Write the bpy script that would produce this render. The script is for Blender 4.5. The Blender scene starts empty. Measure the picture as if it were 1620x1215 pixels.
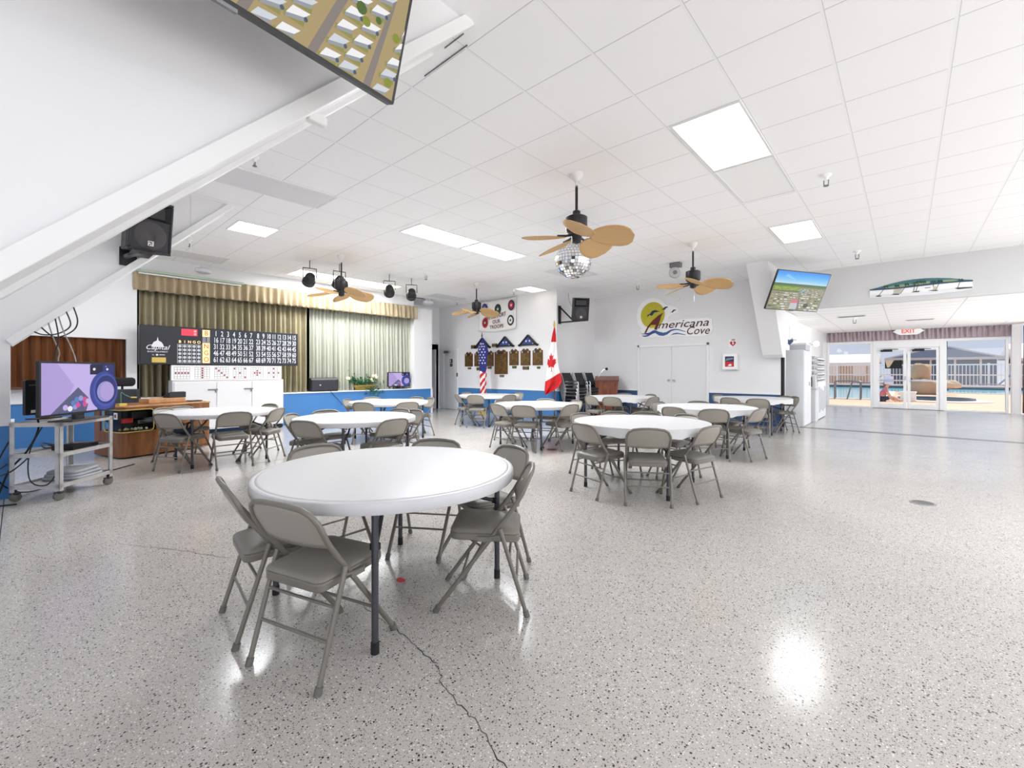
import bpy, math, random
from mathutils import Vector, Matrix
random.seed(7)
C = bpy.context.scene.collection
S = bpy.context.scene
PI = math.pi
# ---------------------------------------------------------------- survey of the photograph -> metric points
F, CXP, HYP, AZ, H = 698.0, 810.0, 587.5, math.radians(41.8), 1.33
SA, CA = math.sin(AZ), math.cos(AZ)
def ray(x, y):
    u = (x-CXP)/F; v = (HYP-y)/F
    return (-SA+CA*u, CA+SA*u, v)
def onZ(x, y, z=0.0):
    d = ray(x, y); t = (z-H)/d[2]; return Vector((d[0]*t, d[1]*t, z))
def onX(x, y, X):
    d = ray(x, y); t = X/d[0]; return Vector((X, d[1]*t, H+d[2]*t))
def onY(x, y, Y):
    d = ray(x, y); t = Y/d[1]; return Vector((d[0]*t, Y, H+d[2]*t))

# ---------------------------------------------------------------- materials
MATS = {}
def srgb(r, g, b):
    f = lambda c: (c/255/12.92) if c/255 <= .04045 else ((c/255+.055)/1.055)**2.4
    return (f(r), f(g), f(b), 1)
def mat(name, rgb, rough=.5, metal=0, spec=.5, emit=None, estr=0, noise=0, nscale=20, bump=0, bscale=60, coat=0):
    if name in MATS: return MATS[name]
    m = bpy.data.materials.new(name); m.use_nodes = True
    n = m.node_tree.nodes; l = m.node_tree.links; b = n['Principled BSDF']
    col = srgb(*rgb)
    b.inputs['Base Color'].default_value = col
    b.inputs['Roughness'].default_value = rough; b.inputs['Metallic'].default_value = metal
    b.inputs['Specular IOR Level'].default_value = spec
    b.inputs['Coat Weight'].default_value = coat
    if emit:
        b.inputs['Emission Color'].default_value = srgb(*emit); b.inputs['Emission Strength'].default_value = estr
    if noise or bump:
        tc = n.new('ShaderNodeTexCoord')
    if noise:
        t = n.new('ShaderNodeTexNoise'); t.inputs['Scale'].default_value = nscale; t.inputs['Detail'].default_value = 4
        l.new(tc.outputs['Object'], t.inputs['Vector'])
        mx = n.new('ShaderNodeMix'); mx.data_type = 'RGBA'
        mx.inputs[6].default_value = tuple(c*(1-noise) for c in col[:3])+(1,)
        mx.inputs[7].default_value = tuple(min(1, c*(1+noise)) for c in col[:3])+(1,)
        l.new(t.outputs['Fac'], mx.inputs[0]); l.new(mx.outputs[2], b.inputs['Base Color'])
    if bump:
        t2 = n.new('ShaderNodeTexNoise'); t2.inputs['Scale'].default_value = bscale; t2.inputs['Detail'].default_value = 5
        l.new(tc.outputs['Object'], t2.inputs['Vector'])
        bp = n.new('ShaderNodeBump'); bp.inputs['Strength'].default_value = bump; bp.inputs['Distance'].default_value = .01
        l.new(t2.outputs['Fac'], bp.inputs['Height']); l.new(bp.outputs['Normal'], b.inputs['Normal'])
    MATS[name] = m; return m
def wood(name, c1, c2, scale=(3, 3, 40), rough=.4, rot=0):
    m = bpy.data.materials.new(name); m.use_nodes = True
    n = m.node_tree.nodes; l = m.node_tree.links; b = n['Principled BSDF']; b.inputs['Roughness'].default_value = rough
    tc = n.new('ShaderNodeTexCoord'); mp = n.new('ShaderNodeMapping'); mp.inputs['Scale'].default_value = scale
    t = n.new('ShaderNodeTexNoise'); t.inputs['Scale'].default_value = 1.0; t.inputs['Detail'].default_value = 6; t.inputs['Distortion'].default_value = 1.2
    r = n.new('ShaderNodeValToRGB'); r.color_ramp.elements[0].color = srgb(*c1); r.color_ramp.elements[1].color = srgb(*c2)
    r.color_ramp.elements[0].position = .3; r.color_ramp.elements[1].position = .7
    l.new(tc.outputs['Object'], mp.inputs['Vector']); l.new(mp.outputs['Vector'], t.inputs['Vector'])
    l.new(t.outputs['Fac'], r.inputs['Fac']); l.new(r.outputs['Color'], b.inputs['Base Color'])
    MATS[name] = m; return m
def M(n): return MATS[n]

class NT:
    def __init__(s, name):
        s.m = bpy.data.materials.new(name); s.m.use_nodes = True; MATS[name] = s.m
        s.n = s.m.node_tree.nodes; s.l = s.m.node_tree.links; s.b = s.n['Principled BSDF']
    def new(s, t): return s.n.new(t)
    def math(s, op, a, b=None, c=None):
        k = s.n.new('ShaderNodeMath'); k.operation = op
        for i, v in enumerate((a, b, c)):
            if v is None: continue
            if isinstance(v, (int, float)): k.inputs[i].default_value = v
            else: s.l.new(v, k.inputs[i])
        return k.outputs[0]
    def mix(s, f, a, b):
        k = s.n.new('ShaderNodeMix'); k.data_type = 'RGBA'
        for i, v in ((0, f), (6, a), (7, b)):
            if isinstance(v, (int, float)): k.inputs[i].default_value = v
            elif isinstance(v, tuple): k.inputs[i].default_value = v
            else: s.l.new(v, k.inputs[i])
        return k.outputs[2]

# plain materials
mat('wall_white', (237, 237, 238), .6, noise=.015, nscale=3)
mat('wall_grey', (233, 233, 234), .6, noise=.015, nscale=3)
mat('lintel_grey', (208, 208, 209), .6)
mat('trim_white', (240, 240, 240), .45)
mat('door_white', (230, 230, 231), .4)
mat('blue_paint', (66, 126, 188), .45, noise=.05, nscale=2)
mat('navy_paint', (52, 84, 130), .45)
mat('dark', (14, 14, 16), .6)
mat('black_plastic', (26, 27, 31), .42)
mat('black_metal', (34, 33, 36), .4, metal=.3)
mat('black_grille', (38, 38, 46), .55, bump=.3, bscale=300)
mat('speaker_cone', (62, 57, 61), .5)
mat('chair_metal', (122, 117, 108), .36, metal=.15)
mat('chair_panel', (157, 152, 142), .42, metal=.05)
mat('chair_vinyl', (128, 124, 116), .42, noise=.05, nscale=30)
mat('chair_grey_panel', (150, 148, 144), .42, metal=.15)
mat('rubber', (104, 102, 97), .6)
mat('table_plastic', (208, 208, 210), .38, bump=.04, bscale=200)
mat('table_leg', (82, 82, 88), .38, metal=.6)
mat('cloth_white', (212, 212, 213), .75, bump=.15, bscale=90)
mat('galv', (198, 195, 192), .42, metal=.45, noise=.25, nscale=9)
mat('grey_fabric', (150, 152, 156), .9, noise=.2, nscale=8)
mat('white_plastic', (247, 247, 246), .4)
mat('grey_metal', (120, 121, 124), .4, metal=.6)
mat('silver', (190, 190, 192), .28, metal=.9)
mat('brass', (196, 160, 84), .35, metal=.8)
mat('gold_plate', (206, 178, 92), .4, metal=.4)
mat('black_mesh', (44, 46, 54), .75, noise=.1, nscale=80)
mat('red', (196, 32, 40), .55)
mat('flag_red', (206, 30, 38), .8)
mat('flag_white', (240, 238, 236), .8)
mat('flag_blue', (36, 44, 120), .8)
mat('case_flag', (58, 76, 140), .7)
mat('paper', (246, 246, 246), .7); mat('paper_lilac', (206, 208, 238), .7)
mat('ink', (20, 20, 26), .6)
mat('maroon', (96, 20, 16), .5)
mat('dark_brown_ink', (74, 34, 34), .5)
mat('sun_yellow', (190, 180, 40), .5, noise=.15, nscale=3)
mat('sea_blue', (60, 92, 158), .5)
mat('navy_ink', (26, 40, 78), .5)
mat('light_lit', (255, 255, 255), .5, emit=(255, 254, 248), estr=3.6)
mat('light_warm', (255, 255, 255), .5, emit=(255, 244, 230), estr=1.5)
mat('diffuser_off', (250, 250, 250), .35)
mat('diffuser_grey', (226, 226, 228), .4)
mat('vent_white', (225, 225, 228), .5)
mat('bulb_glow', (255, 255, 255), .4, emit=(255, 252, 244), estr=4.0)
mat('board_black', (30, 31, 40), .45)
mat('board_navy', (34, 44, 58), .45)
mat('board_white', (235, 236, 238), .5)
mat('board_ball', (205, 208, 214), .45)
mat('board_glow', (255, 214, 150), .5, emit=(255, 200, 130), estr=.9)
mat('board_grey', (150, 148, 150), .5)
mat('board_red', (220, 50, 40), .5, emit=(230, 50, 40), estr=.4)
mat('led_red', (180, 40, 60), .4, emit=(215, 50, 70), estr=.75)
mat('led_hot', (255, 120, 120), .4, emit=(255, 110, 110), estr=1.4)
mat('dot_red', (150, 34, 40), .6)
mat('grid_ink', (120, 112, 116), .6)
mat('leaf_green', (40, 108, 58), .5, noise=.35, nscale=30)
mat('leaf_dark', (20, 74, 44), .5, noise=.3, nscale=30)
mat('petal_cream', (232, 222, 196), .6)
mat('basket', (150, 130, 60), .7, noise=.3, nscale=60)
mat('cable_black', (22, 22, 24), .5)
mat('cable_grey', (150, 148, 146), .5)
mat('green_tube', (176, 190, 172), .5)
mat('bottle_white', (236, 236, 228), .35)
mat('bottle_green', (60, 130, 100), .4)
mat('bottle_yellow', (206, 196, 120), .4)
mat('shelf_brown', (96, 66, 48), .5)
mat('fabric_black', (28, 28, 30), .85)
mat('navy_cloth', (28, 34, 60), .8)
mat('skin', (214, 168, 140), .6)
mat('hair', (140, 92, 62), .7)
mat('pink_cloth', (206, 120, 140), .8)
mat('rock_tan', (196, 164, 130), .8, noise=.25, nscale=1.3, bump=.5, bscale=3)
mat('deck', (232, 190, 158), .85, noise=.06, nscale=.6)
mat('coping', (238, 222, 205), .8)
mat('pool_tile', (74, 86, 96), .3)
mat('fence_white', (240, 236, 232), .6)
mat('roof_white', (240, 230, 224), .8)
mat('roof_grey', (206, 202, 202), .8)
mat('house_blue', (120, 136, 158), .7)
mat('house_dark', (92, 106, 128), .7)
mat('house_pale', (206, 208, 214), .7)
mat('house_tan', (200, 176, 150), .7)
mat('lounge_blue', (112, 128, 172), .7)
mat('pole_dark', (60, 62, 70), .5)
mat('heart_blue', (70, 88, 122), .6)
mat('cabinet_side', (214, 216, 218), .5)
mat('rack_grey', (190, 192, 196), .5)
mat('curtain_dark', (94, 82, 84), .9)
mat('mattress_grey', (176, 178, 182), .9)
mat('ceil_mount', (228, 228, 228), .5)
wood('wood_console', (104, 62, 32), (160, 104, 56), (6, 6, 1.2), .35)
wood('wood_light', (176, 124, 74), (206, 156, 104), (6, 6, 2), .4)
wood('wood_lectern', (92, 44, 26), (142, 76, 46), (10, 10, 1.5), .35)
wood('wood_plaque', (74, 42, 24), (112, 68, 36), (12, 12, 3), .35)
wood('wood_door', (128, 92, 64), (168, 128, 92), (14, 14, 1.2), .5)
wood('wood_slat', (84, 48, 26), (132, 82, 46), (10, 10, .8), .45)

mat('light_soft', (255, 255, 255), .5, emit=(255, 255, 255), estr=1.15)
mat('pic_teal', (64, 112, 120), .5); mat('pic_green', (140, 158, 120), .5); mat('pic_navy', (44, 66, 98), .5); mat('pic_sand', (196, 190, 176), .6); mat('pic_dark', (52, 54, 50), .6)
LAMP, LOBBY, SUN, SKY, EXPO, UPFILL = 114.0, .8, 3.6, .72, 0.45, 200.0; SIDEFILL = 9.0
def gen_special():
    # terrazzo floor with control joints
    k = NT('terrazzo'); tc = k.new('ShaderNodeTexCoord'); sep = k.new('ShaderNodeSeparateXYZ')
    k.l.new(tc.outputs['Object'], sep.inputs[0])
    base1, base2 = srgb(197, 193, 187), srgb(182, 177, 171)
    nz = k.new('ShaderNodeTexNoise'); nz.inputs['Scale'].default_value = 1.1; nz.inputs['Detail'].default_value = 5
    k.l.new(tc.outputs['Object'], nz.inputs['Vector'])
    col = k.mix(nz.outputs['Fac'], base1, base2)
    for sc, thr, c, seed in ((80, .21, srgb(58, 56, 56), 0), (150, .22, srgb(118, 110, 104), 3.7), (190, .21, srgb(92, 90, 90), 7.1), (120, .15, srgb(152, 124, 108), 11.3), (110, .22, srgb(230, 228, 224), 5.2), (64, .12, srgb(70, 66, 64), 15.2)):
        mp = k.new('ShaderNodeMapping'); mp.inputs['Location'].default_value = (seed, seed*1.3, 0)
        k.l.new(tc.outputs['Object'], mp.inputs['Vector'])
        v = k.new('ShaderNodeTexVoronoi'); v.inputs['Scale'].default_value = sc; v.inputs['Randomness'].default_value = 1
        k.l.new(mp.outputs['Vector'], v.inputs['Vector'])
        gate = k.new('ShaderNodeSeparateColor'); k.l.new(v.outputs['Color'], gate.inputs[0])
        a = k.math('LESS_THAN', v.outputs['Distance'], k.math('MULTIPLY', gate.outputs[1], thr*1.9))
        bsel = k.math('LESS_THAN', gate.outputs[0], .5)
        col = k.mix(k.math('MULTIPLY', a, bsel), col, c)
    # joints: lines of constant Y and X
    j = None
    for ax, val in (('Y', JOINT_Y1), ('Y', JOINT_Y2), ('X', -7.02), ('Y', 9.3)):
        d = k.math('ABSOLUTE', k.math('SUBTRACT', sep.outputs[ax], val))
        e = k.math('LESS_THAN', d, .0035)
        j = e if j is None else k.math('MAXIMUM', j, e)
    col = k.mix(j, col, srgb(74, 68, 64))
    k.l.new(col, k.b.inputs['Base Color'])
    n2 = k.new('ShaderNodeTexNoise'); n2.inputs['Scale'].default_value = 2.3
    k.l.new(tc.outputs['Object'], n2.inputs['Vector'])
    k.l.new(k.math('MULTIPLY_ADD', n2.outputs['Fac'], .10, .12), k.b.inputs['Roughness'])
    k.b.inputs['Specular IOR Level'].default_value = .55
    # tiled ceilings
    for nm, x0, y0, sx, sy, c, lw in (('ceiling_tile', -.404, 3.425, .648, .648, (252, 252, 253), .005), ('lobby_tile', -.404, 3.425, 1.296, .648, (250, 250, 250), .02)):
        k = NT(nm); tc = k.new('ShaderNodeTexCoord'); sep = k.new('ShaderNodeSeparateXYZ')
        k.l.new(tc.outputs['Object'], sep.inputs[0])
        def line(o, off, step, w):
            t = k.math('DIVIDE', k.math('SUBTRACT', o, off), step)
            fr = k.math('ABSOLUTE', k.math('SUBTRACT', k.math('FRACT', k.math('ADD', t, 100.5)), .5))
            return k.math('LESS_THAN', fr, w/step)
        ly = line(sep.outputs['Y'], y0, sy, lw*.8); lx = line(sep.outputs['X'], x0, sx, lw*1.9); lx2 = line(sep.outputs['X'], x0+.012, sx, lw*.5)
        nz = k.new('ShaderNodeTexNoise'); nz.inputs['Scale'].default_value = 260; nz.inputs['Detail'].default_value = 2
        k.l.new(tc.outputs['Object'], nz.inputs['Vector'])
        cc = srgb(*c); col = k.mix(nz.outputs['Fac'], tuple(x*.975 for x in cc[:3])+(1,), cc)
        col = k.mix(ly, col, srgb(205, 205, 207)); col = k.mix(lx, col, srgb(246, 246, 246)); col = k.mix(lx2, col, srgb(214, 214, 216))
        k.l.new(col, k.b.inputs['Base Color']); k.b.inputs['Roughness'].default_value = .8
        bp = k.new('ShaderNodeBump'); bp.inputs['Strength'].default_value = .15; bp.inputs['Distance'].default_value = .004
        k.l.new(nz.outputs['Fac'], bp.inputs['Height']); k.l.new(bp.outputs['Normal'], k.b.inputs['Normal'])
    # brass name grid on dark wood
    for nm, c1, c2, sx, sy in (('plate_grid', (150, 116, 62), (104, 78, 44), 15, 28),):
        k = NT(nm); tc = k.new('ShaderNodeTexCoord'); mp = k.new('ShaderNodeMapping')
        mp.inputs['Rotation'].default_value = (PI/2, 0, 0)
        br = k.new('ShaderNodeTexBrick'); br.offset = 0; br.inputs['Scale'].default_value = 1
        br.inputs['Color1'].default_value = srgb(*c1); br.inputs['Color2'].default_value = srgb(*c2); br.inputs['Mortar'].default_value = srgb(50, 30, 20)
        br.inputs['Mortar Size'].default_value = .004; br.inputs['Brick Width'].default_value = .075; br.inputs['Row Height'].default_value = .034
        k.l.new(tc.outputs['Object'], mp.inputs['Vector']); k.l.new(mp.outputs['Vector'], br.inputs['Vector'])
        k.l.new(br.outputs['Color'], k.b.inputs['Base Color']); k.b.inputs['Metallic'].default_value = .35; k.b.inputs['Roughness'].default_value = .4
    # curtain cloths
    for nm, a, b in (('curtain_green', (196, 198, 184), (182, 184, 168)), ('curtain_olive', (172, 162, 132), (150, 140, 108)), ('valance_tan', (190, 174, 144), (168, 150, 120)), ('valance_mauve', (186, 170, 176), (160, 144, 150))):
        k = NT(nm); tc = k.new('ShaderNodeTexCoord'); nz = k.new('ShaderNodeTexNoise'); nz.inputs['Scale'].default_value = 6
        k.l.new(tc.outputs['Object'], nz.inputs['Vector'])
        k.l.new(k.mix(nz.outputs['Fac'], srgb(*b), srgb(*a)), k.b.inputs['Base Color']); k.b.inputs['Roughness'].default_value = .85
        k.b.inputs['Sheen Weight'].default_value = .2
    # palm-leaf fan blade: fine radial ribs
    k = NT('fan_blade'); tc = k.new('ShaderNodeTexCoord'); w = k.new('ShaderNodeTexWave'); w.inputs['Scale'].default_value = 26; w.inputs['Distortion'].default_value = .6
    w.bands_direction = 'Y'
    k.l.new(tc.outputs['Object'], w.inputs['Vector'])
    k.l.new(k.mix(w.outputs['Fac'], srgb(190, 150, 98), srgb(212, 174, 122)), k.b.inputs['Base Color']); k.b.inputs['Roughness'].default_value = .55
    # glass: mostly clear with a thin reflection
    m = bpy.data.materials.new('pane_glass'); m.use_nodes = True; MATS['pane_glass'] = m
    n = m.node_tree.nodes; l = m.node_tree.links; n.remove(n['Principled BSDF'])
    t = n.new('ShaderNodeBsdfTransparent'); t.inputs['Color'].default_value = (.95, .97, .97, 1)
    g = n.new('ShaderNodeBsdfGlossy'); g.inputs['Roughness'].default_value = .02
    fr = n.new('ShaderNodeFresnel'); fr.inputs['IOR'].default_value = 1.35
    mx = n.new('ShaderNodeMixShader'); l.new(fr.outputs[0], mx.inputs[0]); l.new(t.outputs[0], mx.inputs[1]); l.new(g.outputs[0], mx.inputs[2])
    l.new(mx.outputs[0], n['Material Output'].inputs['Surface'])
    # pool water
    k = NT('pool_water'); k.b.inputs['Base Color'].default_value = srgb(150, 214, 226); k.b.inputs['Roughness'].default_value = .12
    tc = k.new('ShaderNodeTexCoord'); nz = k.new('ShaderNodeTexNoise'); nz.inputs['Scale'].default_value = 3
    k.l.new(tc.outputs['Object'], nz.inputs['Vector']); bp = k.new('ShaderNodeBump'); bp.inputs['Strength'].default_value = .2
    k.l.new(nz.outputs['Fac'], bp.inputs['Height']); k.l.new(bp.outputs['Normal'], k.b.inputs['Normal'])
    # mirror ball
    k = NT('mirror_tiles'); k.b.inputs['Metallic'].default_value = 1; k.b.inputs['Roughness'].default_value = .08; k.b.inputs['Base Color'].default_value = (.92, .93, .95, 1)
    # emissive screen colours
def screen(name, rgb, s=1.0):
    if name in MATS: return MATS[name]
    m = bpy.data.materials.new(name); m.use_nodes = True; MATS[name] = m
    b = m.node_tree.nodes['Principled BSDF']; b.inputs['Base Color'].default_value = (.01, .01, .01, 1)
    b.inputs['Roughness'].default_value = .4; b.inputs['Specular IOR Level'].default_value = .25
    b.inputs['Emission Color'].default_value = srgb(*rgb); b.inputs['Emission Strength'].default_value = s*SCREEN_GAIN
    return m

# ---------------------------------------------------------------- mesh building
class MB:
    def __init__(s): s.v = []; s.f = []; s.mi = []; s.mats = []; s.cur = 0; s.M = Matrix.Identity(4)
    def mat(s, m):
        m = M(m) if isinstance(m, str) else m
        if m not in s.mats: s.mats.append(m)
        s.cur = s.mats.index(m); return s
    def add(s, vs, fs):
        b = len(s.v); s.v += [tuple(s.M @ Vector(p)) for p in vs]
        for f in fs: s.f.append(tuple(b+i for i in f)); s.mi.append(s.cur)
        return s
    def box(s, x0, x1, y0, y1, z0, z1):
        return s.add([(x0, y0, z0), (x1, y0, z0), (x1, y1, z0), (x0, y1, z0), (x0, y0, z1), (x1, y0, z1), (x1, y1, z1), (x0, y1, z1)],
                     [(0, 3, 2, 1), (4, 5, 6, 7), (0, 1, 5, 4), (1, 2, 6, 5), (2, 3, 7, 6), (3, 0, 4, 7)])
    def cbox(s, c, d): return s.box(c[0]-d[0]/2, c[0]+d[0]/2, c[1]-d[1]/2, c[1]+d[1]/2, c[2]-d[2]/2, c[2]+d[2]/2)
    def tube(s, pts, r, n=8, closed=False, caps=True):
        pts = [Vector(p) for p in pts]; N = len(pts)
        rr = r if isinstance(r, (list, tuple)) else [r]*N
        vs = []; up = None
        for i, p in enumerate(pts):
            a = pts[(i-1) % N] if (closed or i > 0) else p
            b = pts[(i+1) % N] if (closed or i < N-1) else p
            t = (b-a).normalized()
            if up is None:
                up = Vector((0, 0, 1)) if abs(t.z) < .9 else Vector((1, 0, 0))
            x = (up - t*up.dot(t)); 
            if x.length < 1e-6: x = t.orthogonal()
            x.normalize(); y = t.cross(x); up = x
            for k in range(n):
                q = 2*PI*k/n; vs.append(p + x*(math.cos(q)*rr[i]) + y*(math.sin(q)*rr[i]))
        fs = []
        for i in range(N if closed else N-1):
            j = (i+1) % N
            for k in range(n): fs.append((i*n+k, i*n+(k+1) % n, j*n+(k+1) % n, j*n+k))
        if caps and not closed: fs.append(tuple(range(n-1, -1, -1))); fs.append(tuple((N-1)*n+k for k in range(n)))
        return s.add(vs, fs)
    def lathe(s, prof, n=24, c=(0, 0, 0), ax=None, capb=True, capt=True):
        vs = []
        A = Vector(ax).normalized() if ax else Vector((0, 0, 1))
        X = A.orthogonal().normalized() if ax else Vector((1, 0, 0)); Y = A.cross(X)
        for r, z in prof:
            for k in range(n):
                q = 2*PI*k/n; vs.append(Vector(c)+X*(r*math.cos(q))+Y*(r*math.sin(q))+A*z)
        fs = []
        for i in range(len(prof)-1):
            for k in range(n): fs.append((i*n+k, i*n+(k+1) % n, (i+1)*n+(k+1) % n, (i+1)*n+k))
        if capb: fs.append(tuple(range(n-1, -1, -1)))
        if capt: fs.append(tuple((len(prof)-1)*n+k for k in range(n)))
        return s.add(vs, fs)
    def ball(s, c, r, n=14, m=8, sc=(1, 1, 1)):
        vs = []; fs = []
        for i in range(m+1):
            a = -PI/2+PI*i/m
            for k in range(n):
                q = 2*PI*k/n
                vs.append((c[0]+r*sc[0]*math.cos(a)*math.cos(q), c[1]+r*sc[1]*math.cos(a)*math.sin(q), c[2]+r*sc[2]*math.sin(a)))
        for i in range(m):
            for k in range(n): fs.append((i*n+k, i*n+(k+1) % n, (i+1)*n+(k+1) % n, (i+1)*n+k))
        return s.add(vs, fs)
    def prism(s, poly, O, A, B, N):
        O, A, B, N = Vector(O), Vector(A), Vector(B), Vector(N); n = len(poly)
        area = sum(poly[i][0]*poly[(i+1) % n][1]-poly[(i+1) % n][0]*poly[i][1] for i in range(n))
        if (area > 0) != (A.cross(B).dot(N) > 0): poly = poly[::-1]
        vs = [O+A*a+B*b for a, b in poly]+[O+A*a+B*b+N for a, b in poly]
        fs = [tuple(range(n-1, -1, -1)), tuple(range(n, 2*n))]+[(i, (i+1) % n, n+(i+1) % n, n+i) for i in range(n)]
        return s.add(vs, fs)
    def grid(s, fn, nu, nv, matfn=None):
        vs = [fn(i/nu, j/nv) for j in range(nv+1) for i in range(nu+1)]
        b = len(s.v); s.v += [tuple(s.M @ Vector(p)) for p in vs]
        for j in range(nv):
            for i in range(nu):
                if matfn: s.mat(matfn((i+.5)/nu, (j+.5)/nv))
                a = b+j*(nu+1)+i; s.f.append((a, a+1, a+nu+2, a+nu+1)); s.mi.append(s.cur)
        return s
    def text(s, body, O, A, B, size, align='CENTER', shear=0, depth=.002, stretch=1, bold=0):
        key = (body, round(shear, 2), align, bold)
        if key not in TXT:
            cu = bpy.data.curves.new('t', 'FONT'); cu.body = body; cu.size = 1; cu.align_x = align; cu.align_y = 'CENTER'; cu.shear = shear
            cu.resolution_u = 3; cu.offset = bold; cu.fill_mode = 'FRONT'
            ob = bpy.data.objects.new('t', cu); me = ob.to_mesh()
            TXT[key] = ([tuple(v.co) for v in me.vertices], [tuple(p.vertices) for p in me.polygons])
            ob.to_mesh_clear(); bpy.data.objects.remove(ob); bpy.data.curves.remove(cu)
        vs, fs = TXT[key]; O, A, B = Vector(O), Vector(A).normalized(), Vector(B).normalized(); N = A.cross(B)
        return s.add([O+A*(x*size*stretch)+B*(y*size)+N*depth for x, y, z in vs], fs)
    def build(s, name, m=None, parent=None, smooth=40, bevel=0, seg=2, **props):
        me = bpy.data.meshes.new(name)
        if not s.mats: s.mat(m)
        me.from_pydata(s.v, [], s.f)
        for q in s.mats: me.materials.append(q)
        me.polygons.foreach_set('material_index', s.mi)
        me.validate(); me.update()
        if smooth:
            me.shade_smooth(); me.set_sharp_from_angle(angle=math.radians(smooth))
        o = bpy.data.objects.new(name, me); C.objects.link(o)
        if parent: o.parent = parent
        if bevel:
            b = o.modifiers.new('bevel', 'BEVEL'); b.width = bevel; b.segments = seg; b.limit_method = 'ANGLE'; b.angle_limit = math.radians(40)
        for k, v in props.items(): o[k] = v
        return o
TXT = {}
def mb(m): return MB().mat(m)
def thing(name, label, cat, loc=(0, 0, 0), rz=0, group=None):
    o = bpy.data.objects.new(name, None); C.objects.link(o); o.location = loc; o.rotation_euler = (0, 0, rz)
    o.empty_display_size = .1; o['label'] = label; o['category'] = cat
    if group: o['group'] = group
    return o
def tag(o, label, cat, group=None):
    o['label'] = label; o['category'] = cat
    if group: o['group'] = group
    return o
def struct(o): o['kind'] = 'structure'; return o
def copy_tree(o, parent=None):
    c = o.copy(); C.objects.link(c); c.parent = parent
    for ch in o.children: copy_tree(ch, c)
    return c
def dup(o, label, loc, rz=0):
    c = copy_tree(o); c.location = loc; c.rotation_euler = (0, 0, rz); c['label'] = label
    return c
def arc(c, r, a0, a1, n, plane='xz', y=0):
    out = []
    for i in range(n+1):
        a = math.radians(a0+(a1-a0)*i/n); p = (c[0]+r*math.cos(a), c[1]+r*math.sin(a))
        out.append(p)
    return out
def rrect(w, h, r, n=4):
    out = []
    for cx, cy, a in ((w/2-r, h/2-r, 0), (-w/2+r, h/2-r, 90), (-w/2+r, -h/2+r, 180), (w/2-r, -h/2+r, 270)):
        out += arc((cx, cy), r, a, a+90, n)
    return out
def smoothpts(pts, k=6):
    P = [Vector(p) for p in pts]; out = []
    for i in range(len(P)-1):
        p0 = P[max(i-1, 0)]; p1 = P[i]; p2 = P[i+1]; p3 = P[min(i+2, len(P)-1)]
        for j in range(k):
            t = j/k
            out.append(.5*((2*p1)+(p2-p0)*t+(2*p0-5*p1+4*p2-p3)*t*t+(3*p1-p0-3*p2+p3)*t**3))
    out.append(P[-1]); return out
# ================================================================ ROOM
JOINT_Y1, JOINT_Y2 = -.10, 40.0
SCREEN_GAIN = .74
ZC, YA, YT, XC, XS = 3.635, 12.2, 10.15, -7.38, -11.4
gen_special()
MATS['terrazzo'].node_tree.nodes  # floor
struct(mb('terrazzo').box(-15, 7, -6, 20.9, -.12, 0).build('floor', smooth=0))
struct(mb('ceiling_tile').box(-14, 6.5, -4.5, YA+.2, ZC, ZC+.1).build('ceiling', smooth=0))
struct(mb('lobby_tile').box(-3.2, 4.5, YA+.2, 21, 2.80, 2.90).build('ceiling_lobby', smooth=0))

def wall(name, m, boxes, base=None):
    b = mb(m)
    for q in boxes: b.box(*q)
    if base:
        for mm, q in base: b.mat(mm).box(*q)
    return struct(b.build(name, smooth=0))
# left wall of the alcove with the serving hatch
wall('wall_left', 'wall_white', [(XS-.15, XS, -4, -1.6, .78, ZC), (XS-.15, XS, 1.41, 1.57, .78, ZC), (XS-.15, XS, -1.6, 1.41, .78, 1.05), (XS-.15, XS, -1.6, 1.41, 1.96, ZC)],
     [('blue_paint', (XS-.15, XS+.004, -4, 1.57, 0, .78))])
struct(mb('trim_white').box(XS, XS+.035, -4, 1.57, .765, .80).build('trim_left_rail', smooth=0))
# serving hatch closed by a folding slatted shutter
b = mb('wood_slat')
for i in range(21):
    y0 = -1.6+i*.1433
    b.add([(XS-.13, y0, 1.05), (XS-.05, y0+.0716, 1.05), (XS-.13, y0+.1433, 1.05), (XS-.13, y0, 1.96), (XS-.05, y0+.0716, 1.96), (XS-.13, y0+.1433, 1.96)], [(0, 1, 4, 3), (1, 2, 5, 4)])
t = b.build('folding_shutter', smooth=0); tag(t, 'brown wooden folding shutter closing the hatch in the alcove wall', 'shutter')
t = mb('shelf_brown').box(XS-.05, XS+.16, -.6, .42, 1.02, 1.05).build('wall_ledge', bevel=.004); tag(t, 'narrow brown wooden ledge under the shuttered hatch', 'ledge')

# stage: platform, front, column, dark shell
struct(mb('blue_paint').box(XS-2, XS, 1.57, 8.86, 0, .775).mat('trim_white').box(XS-2, XS+.02, 1.57, 8.88, .775, .80).build('floor_stage', smooth=0))
struct(mb('trim_white').box(XS-.02, XS+.012, 8.83, 8.90, 0, .775).build('trim_stage_edge', smooth=0))
struct(mb('wall_white').box(XS-.4, XS, 8.19, 8.88, .80, 3.31).build('wall_stage_column', smooth=0))
struct(mb('wall_grey').box(XS-.06, XS-.02, 1.5, 8.19, 3.30, ZC).build('wall_added_header', smooth=0))  # added pale header, stands in for the lit ceiling above the valance
struct(mb('dark').box(XS-2.0, XS-1.85, 1.3, 8.9, .8, ZC).box(XS-1.85, XS-.15, 1.3, 1.42, .8, ZC).build('wall_stage_back', smooth=0))
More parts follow.
